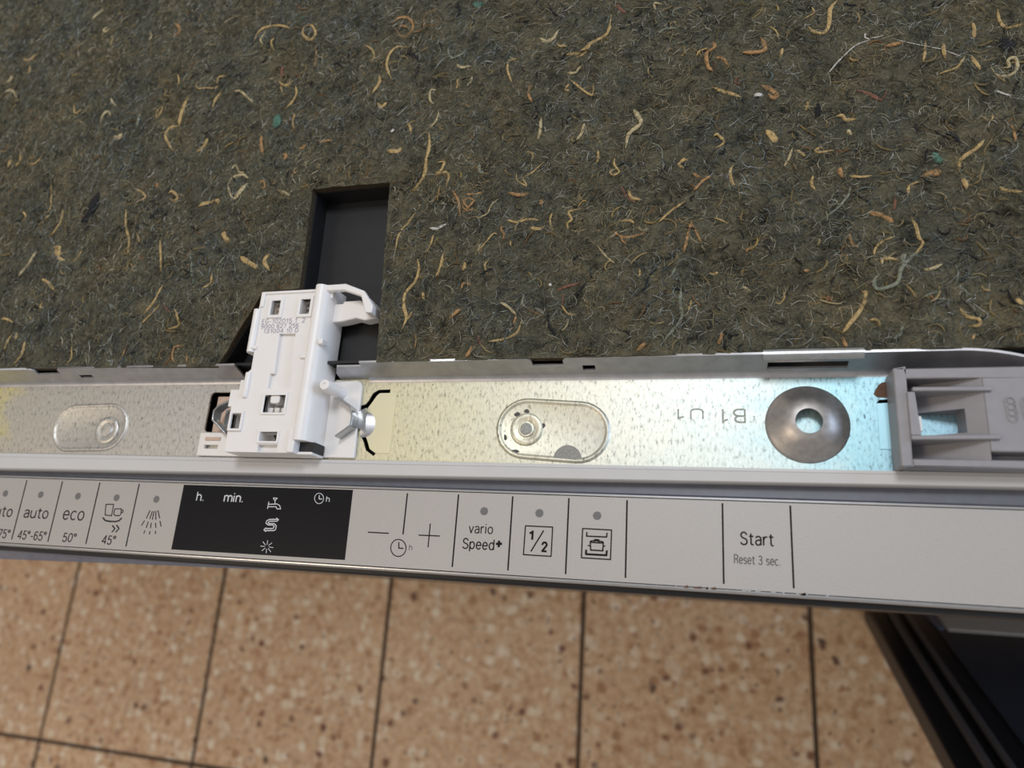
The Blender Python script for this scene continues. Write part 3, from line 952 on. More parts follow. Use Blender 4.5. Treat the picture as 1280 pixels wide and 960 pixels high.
SYM = '''glass_symbol 0.38 -281.07,25.64 -276.47,25.80 -276.22,20.37 -280.10,20.57 -281.07,25.64
cup_symbol 0.38 -275.18,23.69 -271.41,23.83 -271.05,21.49 -271.67,20.55 -274.33,20.58 -275.24,21.33 -275.18,23.69
cup_symbol 0.38 -271.26,23.26 -270.18,23.16 -270.10,22.24 -271.05,21.85
plate 0.55 -281.18,19.32 -279.37,17.96 -276.62,17.65 -273.10,17.72 -271.06,18.30 -269.93,19.62
chev 0.50 -274.54,15.90 -272.62,14.36 -273.92,12.69
chev 0.50 -272.23,16.14 -270.23,14.60 -271.75,12.78
spray 0.38 -254.68,23.74 -255.87,19.97
spray 0.38 -256.62,18.89 -257.80,16.47
spray 0.38 -253.30,23.37 -253.83,19.70
spray 0.38 -254.36,18.43 -254.84,15.62
spray 0.38 -255.20,14.36 -255.59,12.89
spray 0.38 -252.36,23.40 -252.30,19.42
spray 0.38 -252.54,18.01 -252.41,15.45
spray 0.38 -252.35,14.21 -252.29,12.62
spray 0.38 -251.38,23.58 -250.36,19.49
spray 0.38 -250.19,18.11 -249.42,15.72
spray 0.38 -249.36,14.48 -248.90,12.98
spray 0.38 -250.27,23.90 -248.34,20.27
spray 0.38 -247.89,19.11 -246.66,16.53
tap 0.30 -189.37,31.67 -187.27,31.64 -188.22,30.50 -189.37,31.67
tap 0.30 -188.22,30.50 -187.95,29.00
tap 0.30 -191.27,29.99 -191.37,26.76
tap 0.30 -191.16,28.78 -186.80,29.04 -185.41,28.38 -184.68,26.91 -186.65,26.93 -187.15,27.82 -191.19,27.67
salt 0.35 -185.00,22.31 -189.35,22.14 -190.73,21.49 -190.98,20.38 -189.69,19.64 -187.18,19.75 -186.46,18.99 -187.11,18.17 -191.11,18.00
salt 0.35 -185.43,21.50 -189.08,21.35 -189.89,20.73 -189.46,20.25 -186.71,20.36 -185.51,19.42 -185.58,17.94 -186.38,17.32 -191.29,17.10
salt 0.30 -186.14,22.86 -184.85,22.12 -185.74,21.29
salt 0.30 -190.50,18.42 -191.48,17.49 -190.28,16.65
clock 0.22 -163.97,32.30 -163.95,31.71 -164.08,31.16 -164.36,30.68 -164.76,30.30 -165.26,30.06 -165.83,29.96 -166.41,30.02 -166.99,30.23 -167.50,30.57 -167.93,31.03 -168.25,31.57 -168.42,32.16 -168.44,32.75 -168.30,33.30 -168.02,33.79 -167.62,34.17 -167.12,34.41 -166.55,34.51 -165.96,34.45 -165.39,34.23 -164.87,33.89 -164.44,33.43 -164.13,32.89 -163.97,32.30
clock 0.30 -166.30,33.62 -166.16,32.03 -164.70,31.98
minus 0.40 -140.57,18.69 -130.90,18.65
plus 0.40 -117.22,18.53 -107.76,18.60
plus 0.40 -112.49,23.47 -112.47,13.79
clock2 0.33 -122.29,13.02 -122.30,12.12 -122.55,11.26 -123.01,10.52 -123.66,9.93 -124.45,9.54 -125.33,9.38 -126.23,9.45 -127.11,9.75 -127.90,10.26 -128.54,10.95 -128.99,11.78 -129.22,12.67 -129.22,13.59 -128.97,14.45 -128.51,15.20 -127.85,15.80 -127.06,16.19 -126.17,16.35 -125.25,16.27 -124.37,15.96 -123.59,15.44 -122.96,14.74 -122.51,13.92 -122.29,13.02
clock2 0.40 -125.83,15.25 -125.53,12.77 -123.48,12.78
plus_sign 0.80 -83.24,16.64 -80.68,16.76
plus_sign 0.80 -82.00,17.95 -82.00,15.36
half 0.40 -71.39,24.33 -60.17,24.28 -60.22,12.90 -71.51,12.99 -71.39,24.33
half 0.45 -63.77,22.79 -68.54,14.37
pot 0.40 -48.10,24.27 -36.66,24.17 -36.79,12.96 -48.11,13.03 -48.10,24.27
pot 0.45 -46.35,22.95 -46.38,21.39 -38.51,21.41 -38.38,23.05
pot 0.45 -44.88,19.12 -39.76,19.03 -39.84,16.11 -44.59,16.13 -44.88,19.12
pot 0.40 -43.29,19.29 -43.14,20.24 -41.55,20.23 -41.43,19.29
pot 0.40 -45.81,17.87 -44.83,17.75
pot 0.40 -39.72,17.74 -38.94,18.04
pot 0.40 -45.07,19.46 -43.75,19.78 -41.10,19.74 -39.59,19.38
pot 0.65 -46.37,16.21 -46.39,14.49 -38.40,14.49 -38.28,16.36
sparkle 0.22 -187.58,10.11 -185.29,9.99
sparkle 0.22 -187.84,9.51 -186.18,8.07
sparkle 0.22 -188.57,9.30 -188.48,7.37
sparkle 0.22 -189.31,9.58 -190.87,8.31
sparkle 0.22 -189.64,10.22 -191.94,10.34
sparkle 0.22 -189.37,10.82 -191.06,12.27
sparkle 0.22 -188.64,11.03 -188.73,12.97
sparkle 0.22 -187.90,10.74 -186.35,12.02'''
DISP = ('tap', 'salt', 'clock', 'sparkle')
NM = {'glass_symbol': 'cup_symbol', 'plate': 'cup_symbol', 'chev': 'arrow_symbol', 'spray': 'spray_symbol', 'tap': 'tap_symbol', 'salt': 'salt_symbol', 'clock': 'clock_symbol', 'clock2': 'clock_symbol',
      'minus': 'minus_sign', 'plus': 'plus_sign', 'half': 'half_symbol', 'pot': 'pot_symbol', 'sparkle': 'sparkle_symbol'}
grp = {}
for ln in SYM.strip().splitlines():
    nme, wd, *pp = ln.split()
    pts = [tuple(map(float, p.split(','))) for p in pp]
    z = 800.08 if nme in DISP else 800.0
    key = (NM.get(nme, nme), nme in DISP, nme == 'clock2')
    if nme == 'plus_sign':
        key = ('speed_plus', False, False)
    grp.setdefault(key, MB()).stroke(pts, float(wd) * 1.2, z, z + 0.06)
for (nme, dsp, c2), mb in grp.items():
    mb.build(nme, M['light_print'] if dsp else M['dark_print'], cp)
# worn flakes along the front edge
for i in range(16):
    x = random.uniform(-14, 42)
    wdt = random.uniform(0.5, 2.4)
    MB().prism([(x, 4.2), (x + wdt, 4.3), (x + wdt * 0.8, 5.0 + random.random() * 0.3), (x + wdt * 0.2, 4.9)], 800.02, 800.1).build('worn_flake', M['lip_metal'] if i % 3 else M['rust'], cp)

# --- door below the panel
MB().box(XL, XR, 1.0, 37.0, 110, 795.8).build('door', M['door_dark'], dw, bevel=1.0, label='dark door front below the button panel')
MB().box(XL, XR, 30, 43, 12, 105).build('plinth', M['door_dark'], dw)
MB().add([(-430, 3.2, 772), (-158, 3.2, 772), (-158, 1.6, 770), (-270, -0.9, 769), (-430, -4.9, 768), (-430, 3.2, 771.2), (-158, 3.2, 771.2), (-158, 1.6, 769.2), (-270, -0.9, 768.2), (-430, -4.9, 767.2)],
         [(0, 1, 2, 3, 4), (9, 8, 7, 6, 5), (0, 5, 6, 1), (1, 6, 7, 2), (2, 7, 8, 3), (3, 8, 9, 4), (4, 9, 5, 0)]).build('protective_film', M['film'], dw, label='loose bluish protective film')
MB().prism([(67.6, 0.9), (78.4, 0.9), (78.4, 3.3), (67.6, 3.3)], 788, 790).build('film_tab', M['film'], dw, label='small bluish film tab')

# ------------------------------------------------------------------ unseen cabinets added on both sides to keep window light off the floor
for x0, x1, side in ((-1092.0, -490.0, 'left'), (132.0, 734.0, 'right')):
    cb = empty('blocker_cabinet', ((x0 + x1) / 2, 300, 0), 'added unseen cabinet blocking stray window light on the %s of the dishwasher' % side, 'cabinet')
    MB().box(x0, x1, 56, 560, 100, 795).build('blocker_body', M['steel_body'], cb, bevel=1)
    MB().box(x0 + 2, x1 - 2, 37, 55.5, 110, 790).build('blocker_front', M['steel_body'], cb, bevel=1.5)
    MB().box(x0 + 1, x1 - 1, 90, 545, 0, 99.5).build('plinth', M['door_dark'], cb)  # base of the added unseen cabinet

# ------------------------------------------------------------------ black framed panel leaning low at the right
ov = empty('black_framed_panel', (480, 0, 0), 'glossy black framed panel tilted up from the tiles at lower right', 'panel')
B0 = Vector((199.0, 12.0, 3.0))
UP = Vector((0.0, -129.0, 330.0)).normalized()
NRM = Vector((0, -UP.z, UP.y)).normalized()
if NRM.z < 0:
    NRM = -NRM


def tilt(u, v, w):
    p = B0 + Vector((1, 0, 0)) * u + UP * v + NRM * w
    return (p.x, p.y, p.z)


Wd, Ht = 560.0, 460.0
MB().prism(rect(0, Wd, 0, Ht), -26, 0, fn=tilt).build('door_slab', M['oven_black'], ov, bevel=3)
MB().prism(rect(66, Wd - 66, 80, Ht - 50), 0, 2.0, fn=tilt).build('glass_pane', M['oven_glass'], ov, bevel=1, label='dark blue-black glass')
MB().prism(rect(20, 27, 4, Ht - 4), 0, 7, fn=tilt).build('frame_rib', M['oven_rib'], ov, bevel=2)
MB().prism(rect(38, 44, 4, Ht - 4), 0, 7, fn=tilt).build('frame_rib', M['oven_rib'], ov, bevel=2)
MB().prism(rect(78, Wd - 70, 22, 76), 0, 3, fn=tilt).build('lower_strip', M['pale_grey'], ov, bevel=1, label='pale grey lower strip')  # pale grey strip across the panel's lower end

MB().prism([(62, 22), (76, 22), (76, 72), (68, 76)], 0, 3, fn=tilt).build('blue_glint', M['film'], ov, bevel=1, label='pale blue window reflection painted as a solid piece')  # solid piece standing in for a blue window reflection

# ------------------------------------------------------------------ felt mat with its fibres
MX0, MX1, MY1 = -475.0, 126.0, 520.0


def nap(x, y):
    q = Vector((x * 0.06, y * 0.06, 3.1))
    q2 = Vector((x * 0.22, y * 0.22, 9.7))
    q3 = Vector((x * 0.016, y * 0.016, 1.7))
    return 811.9 + 0.9 * noise.noise(q) + 0.55 * noise.noise(q2) + 0.8 * noise.noise(q3)


mat = MB()


def patch(l0, l1, r0, r1, step=1.9):
    """bilinear patch: left edge l0->l1, right edge r0->r1 (bottom to top)"""
    nu = max(2, int(max(abs(r0[0] - l0[0]), abs(r1[0] - l1[0])) / step))
    nv = max(2, int(max(abs(l1[1] - l0[1]), abs(r1[1] - r0[1])) / step))
    o = len(mat.v)
    for j in range(nv + 1):
        b = j / nv
        La = (l0[0] + (l1[0] - l0[0]) * b, l0[1] + (l1[1] - l0[1]) * b)
        Ra = (r0[0] + (r1[0] - r0[0]) * b, r0[1] + (r1[1] - r0[1]) * b)
        for i in range(nu + 1):
            a = i / nu
            x, y = La[0] + (Ra[0] - La[0]) * a, La[1] + (Ra[1] - La[1]) * a
            mat.v.append((x, y, nap(x, y)))
    for j in range(nv):
        for i in range(nu):
            k = o + j * (nu + 1) + i
            mat.f.append((k, k + 1, k + nu + 2, k + nu + 1))


CUT = [(-222.9, 90.6), (-205.4, 128.8), (-185.3, 128.8), (-186.8, 182.0), (-145.3, 182.0), (-140.3, 91.2)]
FRONT_L, FRONT_R = (MX0, 93.0), (MX1, 92.0)
patch((MX0, 182.0), (MX0, 380.0), (MX1, 182.0), (MX1, 380.0))
patch((MX0, 380.0), (MX0, MY1), (MX1, 380.0), (MX1, MY1), 8)
patch((MX0, 128.8), (MX0, 182.0), CUT[2], CUT[3])
patch(FRONT_L, (MX0, 128.8), CUT[0], CUT[1])
patch(CUT[5], CUT[4], FRONT_R, (MX1, 182.0))
felt = mat.build('felt_mat', M['felt'], smooth=180)
felt['label'] = 'dark olive felt insulation mat with tan curled fibres on the dishwasher roof'
felt['category'] = 'insulation mat'
# cut edges
ed = MB()


def edge(path):
    pts = []
    for a, b in zip(path, path[1:]):
        n = max(1, int(math.hypot(b[0] - a[0], b[1] - a[1]) / 2))
        pts += [(a[0] + (b[0] - a[0]) * k / n, a[1] + (b[1] - a[1]) * k / n) for k in range(n)]
    pts.append(path[-1])
    o = len(ed.v)
    for x, y in pts:
        ed.v += [(x, y, nap(x, y) + 0.02), (x, y, 808.7)]
    for i in range(len(pts) - 1):
        ed.f.append((o + 2 * i, o + 2 * i + 2, o + 2 * i + 3, o + 2 * i + 1))


edge([FRONT_L] + CUT + [FRONT_R])
edge([FRONT_R, (MX1, MY1), (MX0, MY1), FRONT_L])
ed.build('cut_edge', M['felt_edge'], felt, label='trimmed brownish edge of the mat')

FIB = '''P 2.2 -355.3,324.5 -357.1,319.9 -360.4,315.9
P 1.8 -346.5,308.8 -349.3,306.5 -346.0,304.3 -344.0,306.9
P 1.7 -313.9,299.6 -311.8,296.0 -312.1,292.6
O 2.3 -295.5,301.2 -291.3,296.6 -294.4,292.4
P 0.8 -253.1,300.6 -259.3,298.4 -261.9,295.1
T 2.0 -217.1,284.3 -222.6,287.1 -231.3,288.7 -237.0,286.9 -239.1,280.1
P 1.3 -233.4,286.3 -234.8,280.2 -232.7,276.3
T 1.5 -226.3,279.7 -227.3,276.3 -225.1,271.5
T 2.0 -208.7,283.7 -208.7,279.3 -203.9,274.9 -200.8,277.9 -203.7,283.7 -208.0,284.5
O 1.0 -199.0,269.7 -197.7,262.6 -197.2,255.7
G 1.0 -234.1,272.1 -239.7,270.3 -250.3,271.5
R 2.0 -218.0,261.6 -217.4,256.3 -215.9,251.8
T 1.5 -218.5,250.5 -213.6,246.4 -209.3,249.1
T 1.0 -216.1,246.7 -213.4,240.4
T 1.7 -207.0,245.4 -205.5,240.1 -207.6,234.6 -212.3,231.5
T 1.3 -287.2,266.2 -284.5,262.2 -284.5,258.6
T 1.3 -252.9,259.2 -257.2,258.9 -258.0,254.6
T 1.0 -271.1,258.4 -271.0,253.9 -264.6,253.0 -259.2,252.2 -256.2,254.4
T 2.0 -254.0,249.7 -255.3,244.7 -257.0,238.0
P 1.5 -245.7,247.6 -241.0,246.9 -236.0,242.8 -231.9,238.8
T 3.1 -276.2,249.9 -277.2,242.5 -277.5,234.7 -276.9,230.4
T 2.0 -276.9,230.4 -282.9,229.4 -285.1,225.4 -281.5,219.8 -276.6,214.2
T 1.3 -291.2,245.3 -294.9,243.1 -294.2,237.8 -291.3,241.8 -290.8,244.4
T 2.4 -255.3,219.2 -256.3,215.2 -260.8,211.4
P 1.4 -330.2,255.8 -328.5,253.0 -325.8,250.1
P 1.9 -332.8,239.3 -332.2,243.7 -329.5,246.6 -327.0,243.0
G 2.2 -306.8,242.1 -305.8,237.5 -305.4,233.1
P 3.2 -320.9,228.9 -316.7,227.1 -315.2,229.9
T 2.1 -392.9,222.1 -392.6,218.8 -393.2,215.8
T 2.1 -386.8,225.0 -386.2,220.4 -386.8,216.0
T 1.2 -379.3,217.9 -373.1,217.2 -368.8,222.1
T 1.1 -358.0,204.2 -354.4,195.2 -351.9,184.8 -356.4,183.5
T 1.7 -372.6,185.8 -369.3,182.9 -369.3,178.7
T 1.6 -351.0,181.4 -353.8,178.3 -357.9,176.1
T 1.6 -341.4,183.9 -341.7,175.6 -344.8,167.7
T 1.7 -298.6,180.2 -296.3,170.4 -292.9,162.3 -291.5,153.6
T 1.5 -288.7,165.9 -287.2,163.4 -285.0,160.1
W 1.0 -285.8,201.9 -288.0,200.1 -291.9,198.4
T 1.5 -297.3,193.1 -290.7,190.1 -288.0,186.6 -291.8,184.5
T 1.9 -273.6,187.6 -271.3,188.7 -267.2,185.4 -268.3,183.1 -272.4,184.6
O 2.0 -281.4,194.9 -281.7,193.3 -281.0,191.6
T 2.1 -252.1,177.8 -248.4,179.8 -241.0,180.7 -241.1,178.3
P 1.4 -236.6,188.8 -233.6,182.3 -230.0,180.4
P 1.8 -237.4,188.9 -235.1,193.4 -228.8,194.4 -225.1,191.6
P 2.7 -231.6,180.6 -229.0,183.4 -225.4,189.3
P 1.4 -236.6,196.8 -235.0,201.1 -231.6,196.2 -228.3,195.9
O 2.3 -221.9,216.8 -220.8,211.0 -218.9,205.2
O 2.2 -207.3,203.9 -204.7,202.8 -205.7,199.8
O 1.5 -187.6,208.7 -185.4,209.2 -179.6,208.8
O 1.8 -198.8,206.9 -196.5,206.9 -194.4,207.9
O 1.3 -217.9,187.0 -216.0,189.6 -214.5,185.9 -217.1,185.7
P 1.7 -207.1,183.7 -202.9,181.8 -198.7,179.4
T 1.4 -204.0,227.6 -204.7,222.8 -203.0,217.7
T 3.1 -234.2,162.5 -232.6,159.4 -229.8,156.5
T 2.6 -340.8,160.9 -337.7,156.6 -334.2,157.2
T 1.9 -400.6,288.7 -400.0,285.6 -400.8,282.7
T 1.9 -409.5,296.1 -403.5,294.1 -398.1,297.3
P 2.6 -417.1,280.3 -412.5,279.6 -412.8,283.6
P 1.9 -413.8,270.9 -408.9,272.2 -402.1,264.4 -402.5,262.5
G 1.2 -337.1,270.1 -336.1,267.2 -336.1,264.4
T 1.5 -357.6,256.3 -354.2,248.4 -350.0,250.6
E 1.5 -212.2,289.7 -211.1,290.6 -209.8,290.7
E 5.6 -216.0,228.3 -213.8,224.8 -215.3,220.1
O 1.6 -154.6,275.7 -151.9,278.7 -146.5,277.7 -143.3,272.8 -145.4,268.2 -149.0,267.1 -153.5,273.0
O 1.4 -152.1,273.6 -149.9,274.0 -145.8,271.6
O 0.9 -143.9,267.9 -137.5,270.1 -137.8,279.5 -131.3,280.8
T 1.4 -169.2,264.7 -164.9,261.5 -163.6,257.1 -166.3,255.0
T 1.8 -143.7,259.6 -150.5,260.7 -155.1,255.7 -155.0,249.1 -151.9,242.1
T 2.3 -159.1,245.6 -158.3,239.8 -161.2,233.8
T 2.2 -158.0,228.6 -155.0,225.8 -152.3,227.8
G 1.3 -121.9,259.2 -122.9,255.3 -120.2,249.2 -114.7,250.7 -113.0,254.4
P 1.5 -117.8,245.6 -114.0,242.6 -109.6,243.5
T 1.7 -116.2,236.7 -115.7,233.5 -116.0,230.7
P 1.3 -108.7,237.4 -109.1,234.1 -110.9,231.2
T 1.5 -86.8,244.2 -90.8,243.6 -90.6,237.4 -87.8,229.6
P 2.1 -75.5,253.6 -72.7,251.5 -68.8,252.4 -66.4,256.4
T 1.3 -67.4,249.8 -65.3,247.5 -62.1,246.6
T 1.7 -65.1,243.3 -56.7,241.9 -51.2,246.3 -43.2,251.0 -41.6,260.7
T 1.2 -57.9,239.1 -52.9,242.1 -50.0,247.6
R 1.7 -39.2,266.5 -37.2,263.0 -34.7,260.5
P 1.3 -18.1,262.5 -21.8,263.2 -21.1,259.5
G 1.2 -20.4,245.5 -17.4,248.0 -11.4,247.7
P 1.6 -61.4,231.4 -57.5,230.8 -55.2,234.9
T 1.2 -59.9,227.4 -56.0,223.1 -50.8,218.0 -48.9,217.7 -48.8,224.3
T 1.6 -59.8,224.4 -61.6,222.5 -59.6,220.7
O 1.6 -79.2,228.1 -79.5,222.9 -77.3,217.3
P 1.5 -126.3,231.9 -129.8,231.6 -129.2,226.1 -126.8,223.5
P 1.3 -124.3,219.3 -124.4,214.0 -128.2,209.9
T 2.1 -127.9,207.6 -126.6,199.2 -127.7,192.7 -127.6,185.4 -130.9,178.5 -133.7,176.6
T 1.6 -121.9,189.9 -118.3,190.2 -119.5,186.0 -122.0,184.1 -117.4,185.1 -115.4,182.0 -116.2,177.1
T 1.7 -139.9,214.4 -138.2,211.9 -137.3,208.0
W 1.7 -148.3,209.8 -147.6,211.0 -147.5,212.3
T 2.5 -148.8,199.5 -143.7,199.0 -141.9,201.0
O 1.5 -113.1,174.7 -109.2,168.7 -107.5,160.3
O 1.1 -108.4,166.5 -104.8,169.7 -100.7,167.2
O 1.1 -106.7,162.3 -103.1,165.4 -101.4,168.7
O 1.1 -108.0,170.0 -105.7,166.3 -103.6,164.1
O 1.0 -106.3,171.9 -102.3,171.8 -97.2,172.2
O 0.9 -105.3,168.3 -107.0,165.7 -103.9,162.7 -100.7,164.2
P 0.9 -89.9,168.3 -93.5,165.2 -94.4,160.5 -99.3,158.6
T 1.3 -85.3,157.1 -80.9,155.4 -74.8,156.6 -70.5,155.9
T 1.8 -74.5,152.2 -70.9,151.3 -67.9,152.4
O 1.3 -85.7,153.8 -87.7,152.6 -86.0,149.8 -86.4,146.6
W 1.5 -121.7,155.2 -118.4,155.0 -113.7,157.1
T 1.1 -119.4,152.3 -120.2,147.6 -122.4,143.3
T 1.4 -130.0,164.2 -133.4,158.9 -136.9,153.6 -137.7,144.1
T 0.9 -82.6,180.7 -81.7,176.5 -77.1,173.3 -79.2,177.6 -75.0,179.9 -69.7,184.9
O 1.9 -85.7,170.7 -80.5,168.8 -75.6,169.7
T 1.4 -52.2,159.6 -57.5,158.7 -55.8,154.7 -57.8,152.9 -57.1,149.6
T 1.1 -64.7,159.3 -65.6,154.8 -64.2,150.1
P 0.5 -57.1,150.2 -52.9,148.9 -48.9,149.6
O 2.2 -70.5,165.8 -69.9,164.5 -70.3,162.9
P 1.9 -52.1,202.4 -53.1,197.6 -55.4,194.4
P 2.0 -72.2,207.9 -72.5,200.7 -73.5,196.6
T 1.5 -45.5,187.7 -45.3,184.3 -45.9,181.6
P 2.3 -30.6,208.0 -28.2,203.5 -26.9,199.2 -32.1,195.0 -33.4,187.7
T 1.1 -37.7,184.8 -38.2,180.1 -35.8,175.8 -38.6,174.8 -39.9,176.9 -37.6,178.0
T 1.8 -32.1,167.5 -30.3,163.5 -26.3,161.8
R 1.1 -35.0,169.1 -32.0,163.6 -28.0,160.4
G 0.7 -23.9,189.9 -18.1,185.9 -18.1,179.3 -21.5,177.2
T 1.5 -6.9,179.3 -10.8,177.8 -8.6,174.9
T 1.4 -8.1,159.5 -14.1,155.0 -19.0,150.0
T 1.1 -35.8,152.4 -31.2,152.6 -29.0,150.6
O 1.1 -37.9,148.1 -36.2,146.1 -33.3,144.6 -28.9,144.9 -24.4,146.4
O 1.0 -34.5,144.7 -33.7,142.7 -32.1,141.4
T 0.9 -98.5,141.5 -95.0,145.2 -91.0,150.2 -89.1,149.8
G 1.9 -101.1,188.3 -100.1,183.2 -98.0,182.3
D 1.3 -72.6,273.7 -70.3,267.7 -66.8,265.4 -64.4,269.0 -67.2,273.5
D 1.6 -24.5,234.4 -23.4,228.4 -23.1,222.6
D 1.4 -120.6,283.0 -118.5,275.8 -122.4,271.6
D 2.3 -145.7,257.4 -141.6,254.3 -137.5,250.4
E 3.7 -111.7,280.4 -108.9,280.4 -106.8,280.6
T 2.1 55.3,250.5 52.4,246.1 51.5,238.6 49.2,234.8 45.5,236.1 43.3,239.3
T 0.8 45.1,248.9 46.0,245.9 41.6,243.2
W 0.8 65.1,232.0 64.9,229.5 66.9,228.7
W 0.8 66.9,228.7 60.6,225.9 55.2,220.7 49.1,213.6
W 0.6 66.9,228.7 69.5,229.3 72.0,229.4
W 0.4 74.8,226.9 91.8,218.7 99.8,213.5
O 1.6 72.1,224.0 75.6,224.1 79.7,225.4
T 1.2 87.0,224.8 86.1,218.3 85.1,213.9
T 1.6 93.2,221.8 92.6,217.9 92.8,214.0
T 1.3 113.3,234.6 113.1,228.7 115.0,225.1 118.2,225.2 121.5,225.7
T 1.7 103.8,229.8 104.4,226.1 104.0,222.5
T 1.6 102.3,215.0 103.2,210.4 104.5,206.8
T 1.2 99.9,214.1 96.6,209.5 89.7,207.0
P 1.6 112.1,207.1 114.3,206.8 114.2,209.9 116.6,210.8 117.3,206.9 114.9,203.5 110.3,203.6 108.2,209.0
W 0.8 108.3,197.1 110.8,195.4 113.8,194.1
O 2.4 23.9,237.1 25.7,232.5 24.8,229.2 19.8,229.0 16.0,229.9
O 2.0 3.7,238.4 4.8,234.6 1.3,231.6 1.8,225.1 4.1,222.7
O 1.6 4.7,228.9 8.1,228.4 10.3,224.5
T 1.2 -3.3,230.9 -1.5,233.5 2.5,234.3
T 1.6 32.4,229.3 32.1,226.6 31.1,224.0
T 0.8 27.4,242.2 30.0,239.3 31.5,235.8
R 1.6 14.6,218.3 12.9,215.7 15.0,214.0
T 1.6 3.4,213.7 8.4,211.6 14.9,207.2
O 2.3 23.2,212.2 26.9,210.3 29.9,206.5 27.8,205.4 26.2,207.7
W 1.9 20.3,207.2 21.9,207.6 24.1,207.3
T 1.5 41.2,200.9 41.0,198.9 40.5,197.0
T 1.7 51.5,193.0 54.0,192.9 55.4,190.9 59.4,190.7
R 1.6 59.7,204.1 64.1,202.2 69.2,197.3
R 0.8 71.1,203.1 70.4,200.7 68.8,198.3
P 1.9 55.6,186.1 56.1,184.8 57.0,183.7
T 3.0 24.6,190.0 27.1,187.1 28.6,183.0
T 1.5 3.6,189.3 5.3,189.8 7.9,186.1 4.1,183.3
P 1.1 34.6,179.8 32.9,174.9 30.7,171.4
T 1.5 36.1,178.3 37.6,177.2 39.0,175.3
T 1.1 50.1,176.5 44.6,176.4 42.9,177.6 44.7,178.6 45.7,177.9
T 1.5 -10.2,178.4 -9.1,179.3 -7.6,178.8
O 1.4 -5.3,172.0 -3.6,171.2 -2.0,169.5
O 1.8 2.3,169.9 -0.9,168.4 -4.8,163.4
T 1.5 11.5,174.1 10.0,171.1 10.8,165.9 11.8,164.8
T 1.4 41.6,165.9 41.0,162.9 42.1,159.4
T 1.1 54.8,164.6 58.6,163.6 63.0,164.3
O 2.2 51.6,168.6 51.7,166.7 52.4,164.2
T 1.9 102.9,176.0 100.3,172.8 95.4,169.2 93.5,166.4 93.4,162.4
T 1.9 94.2,161.1 94.4,158.2 94.8,155.3
O 2.6 80.1,161.4 83.1,163.4 86.3,163.3 84.3,161.6
T 1.1 79.1,159.7 75.7,158.3 74.7,153.7
T 1.5 105.5,155.4 107.9,153.5 113.0,152.6
G 1.1 55.0,160.3 53.8,155.7 49.1,150.2 44.1,146.5
O 2.1 60.5,148.0 65.1,146.5 69.5,143.2
T 1.4 75.2,145.6 76.6,141.0 77.1,136.4 78.2,133.5 74.7,128.8
O 1.4 53.3,139.3 54.0,135.3 55.7,133.4
T 1.1 69.0,137.2 64.2,135.1 61.7,131.9 61.3,129.7
R 1.1 70.3,154.1 70.0,150.7 69.3,147.8
O 1.7 -5.4,149.9 -7.0,143.9 -8.6,135.5
O 0.9 -5.4,148.7 -3.8,144.9 -1.7,139.2
O 1.0 16.9,137.3 16.3,135.6 15.3,133.9
T 1.0 3.2,150.7 5.8,149.6 8.9,147.8
O 1.2 111.9,180.8 113.5,179.5 115.6,178.6
O 1.2 113.0,178.9 112.8,176.6 112.8,173.6
T 0.8 106.7,186.9 106.5,185.1 105.5,183.5
D 1.9 90.1,180.6 92.8,179.0 94.2,174.7
D 1.9 45.4,201.6 44.5,193.9 46.2,197.6
E 3.0 84.7,171.6 86.3,169.0 87.5,167.1
D 6.6 112.6,219.7 114.6,217.5 117.6,215.7
T 1.6 -272.0,160.3 -269.5,151.6 -267.8,142.3
T 3.0 -221.6,147.7 -216.4,144.7 -210.1,141.0
T 2.5 -205.2,148.7 -207.3,144.8 -203.5,139.2
G 1.3 -229.7,149.6 -232.5,145.7 -234.7,143.8 -233.6,141.0 -231.9,142.9
T 1.5 -235.6,138.7 -235.8,134.4 -240.2,131.3
T 2.1 -344.5,142.4 -338.6,139.9 -333.7,135.3
T 1.0 -340.5,129.9 -339.9,125.6 -337.8,126.9
T 1.6 -365.6,120.2 -361.2,120.0 -356.1,117.9
T 1.6 -351.5,111.8 -350.3,109.7 -350.1,107.6
T 1.6 -353.6,110.5 -356.2,105.7 -356.2,102.2
T 2.0 -344.2,106.7 -344.3,100.5 -347.8,94.4
T 1.8 -264.1,134.5 -266.6,126.5 -272.0,117.9
T 1.3 -262.9,123.6 -267.6,118.4 -271.0,113.9
T 1.5 -253.4,121.2 -250.5,116.4 -249.5,112.5 -256.0,110.7
R 1.3 -261.0,124.9 -259.5,122.1 -255.9,119.3
T 1.2 -312.4,103.1 -311.3,97.0 -313.5,93.7
O 1.1 -278.0,102.8 -278.8,97.6 -280.5,93.5
O 1.3 -243.7,101.9 -248.5,100.8 -248.7,95.7 -246.9,93.1
O 1.3 -242.1,98.1 -240.8,95.5 -239.5,92.9
T 1.5 -321.1,157.2 -322.8,154.3 -325.1,150.8
T 2.6 -342.6,160.9 -337.3,160.5 -336.3,154.5 -331.5,152.7
G 1.3 -249.8,147.5 -249.0,141.9 -247.6,137.7
P 2.7 -352.5,159.3 -356.9,151.3 -360.9,144.8
D 8.4 -320.4,192.7 -322.5,182.0 -326.6,172.9
D 4.8 -281.5,173.3 -278.6,177.5 -273.9,177.9
T 1.9 -126.1,140.2 -124.5,134.0 -126.5,127.9 -130.3,123.9 -130.4,117.8 -128.2,111.7 -129.7,105.9
T 1.4 -126.2,114.6 -127.1,112.3 -128.1,110.5
T 1.5 -113.8,141.9 -114.6,135.2 -116.5,130.4
O 0.7 -123.2,103.9 -122.5,100.4 -122.4,96.9
O 2.1 -102.7,114.8 -105.4,112.6 -108.3,110.4
T 1.8 -121.8,123.4 -121.2,121.6 -121.4,120.4
T 1.3 -92.0,137.5 -93.7,135.2 -92.4,130.9
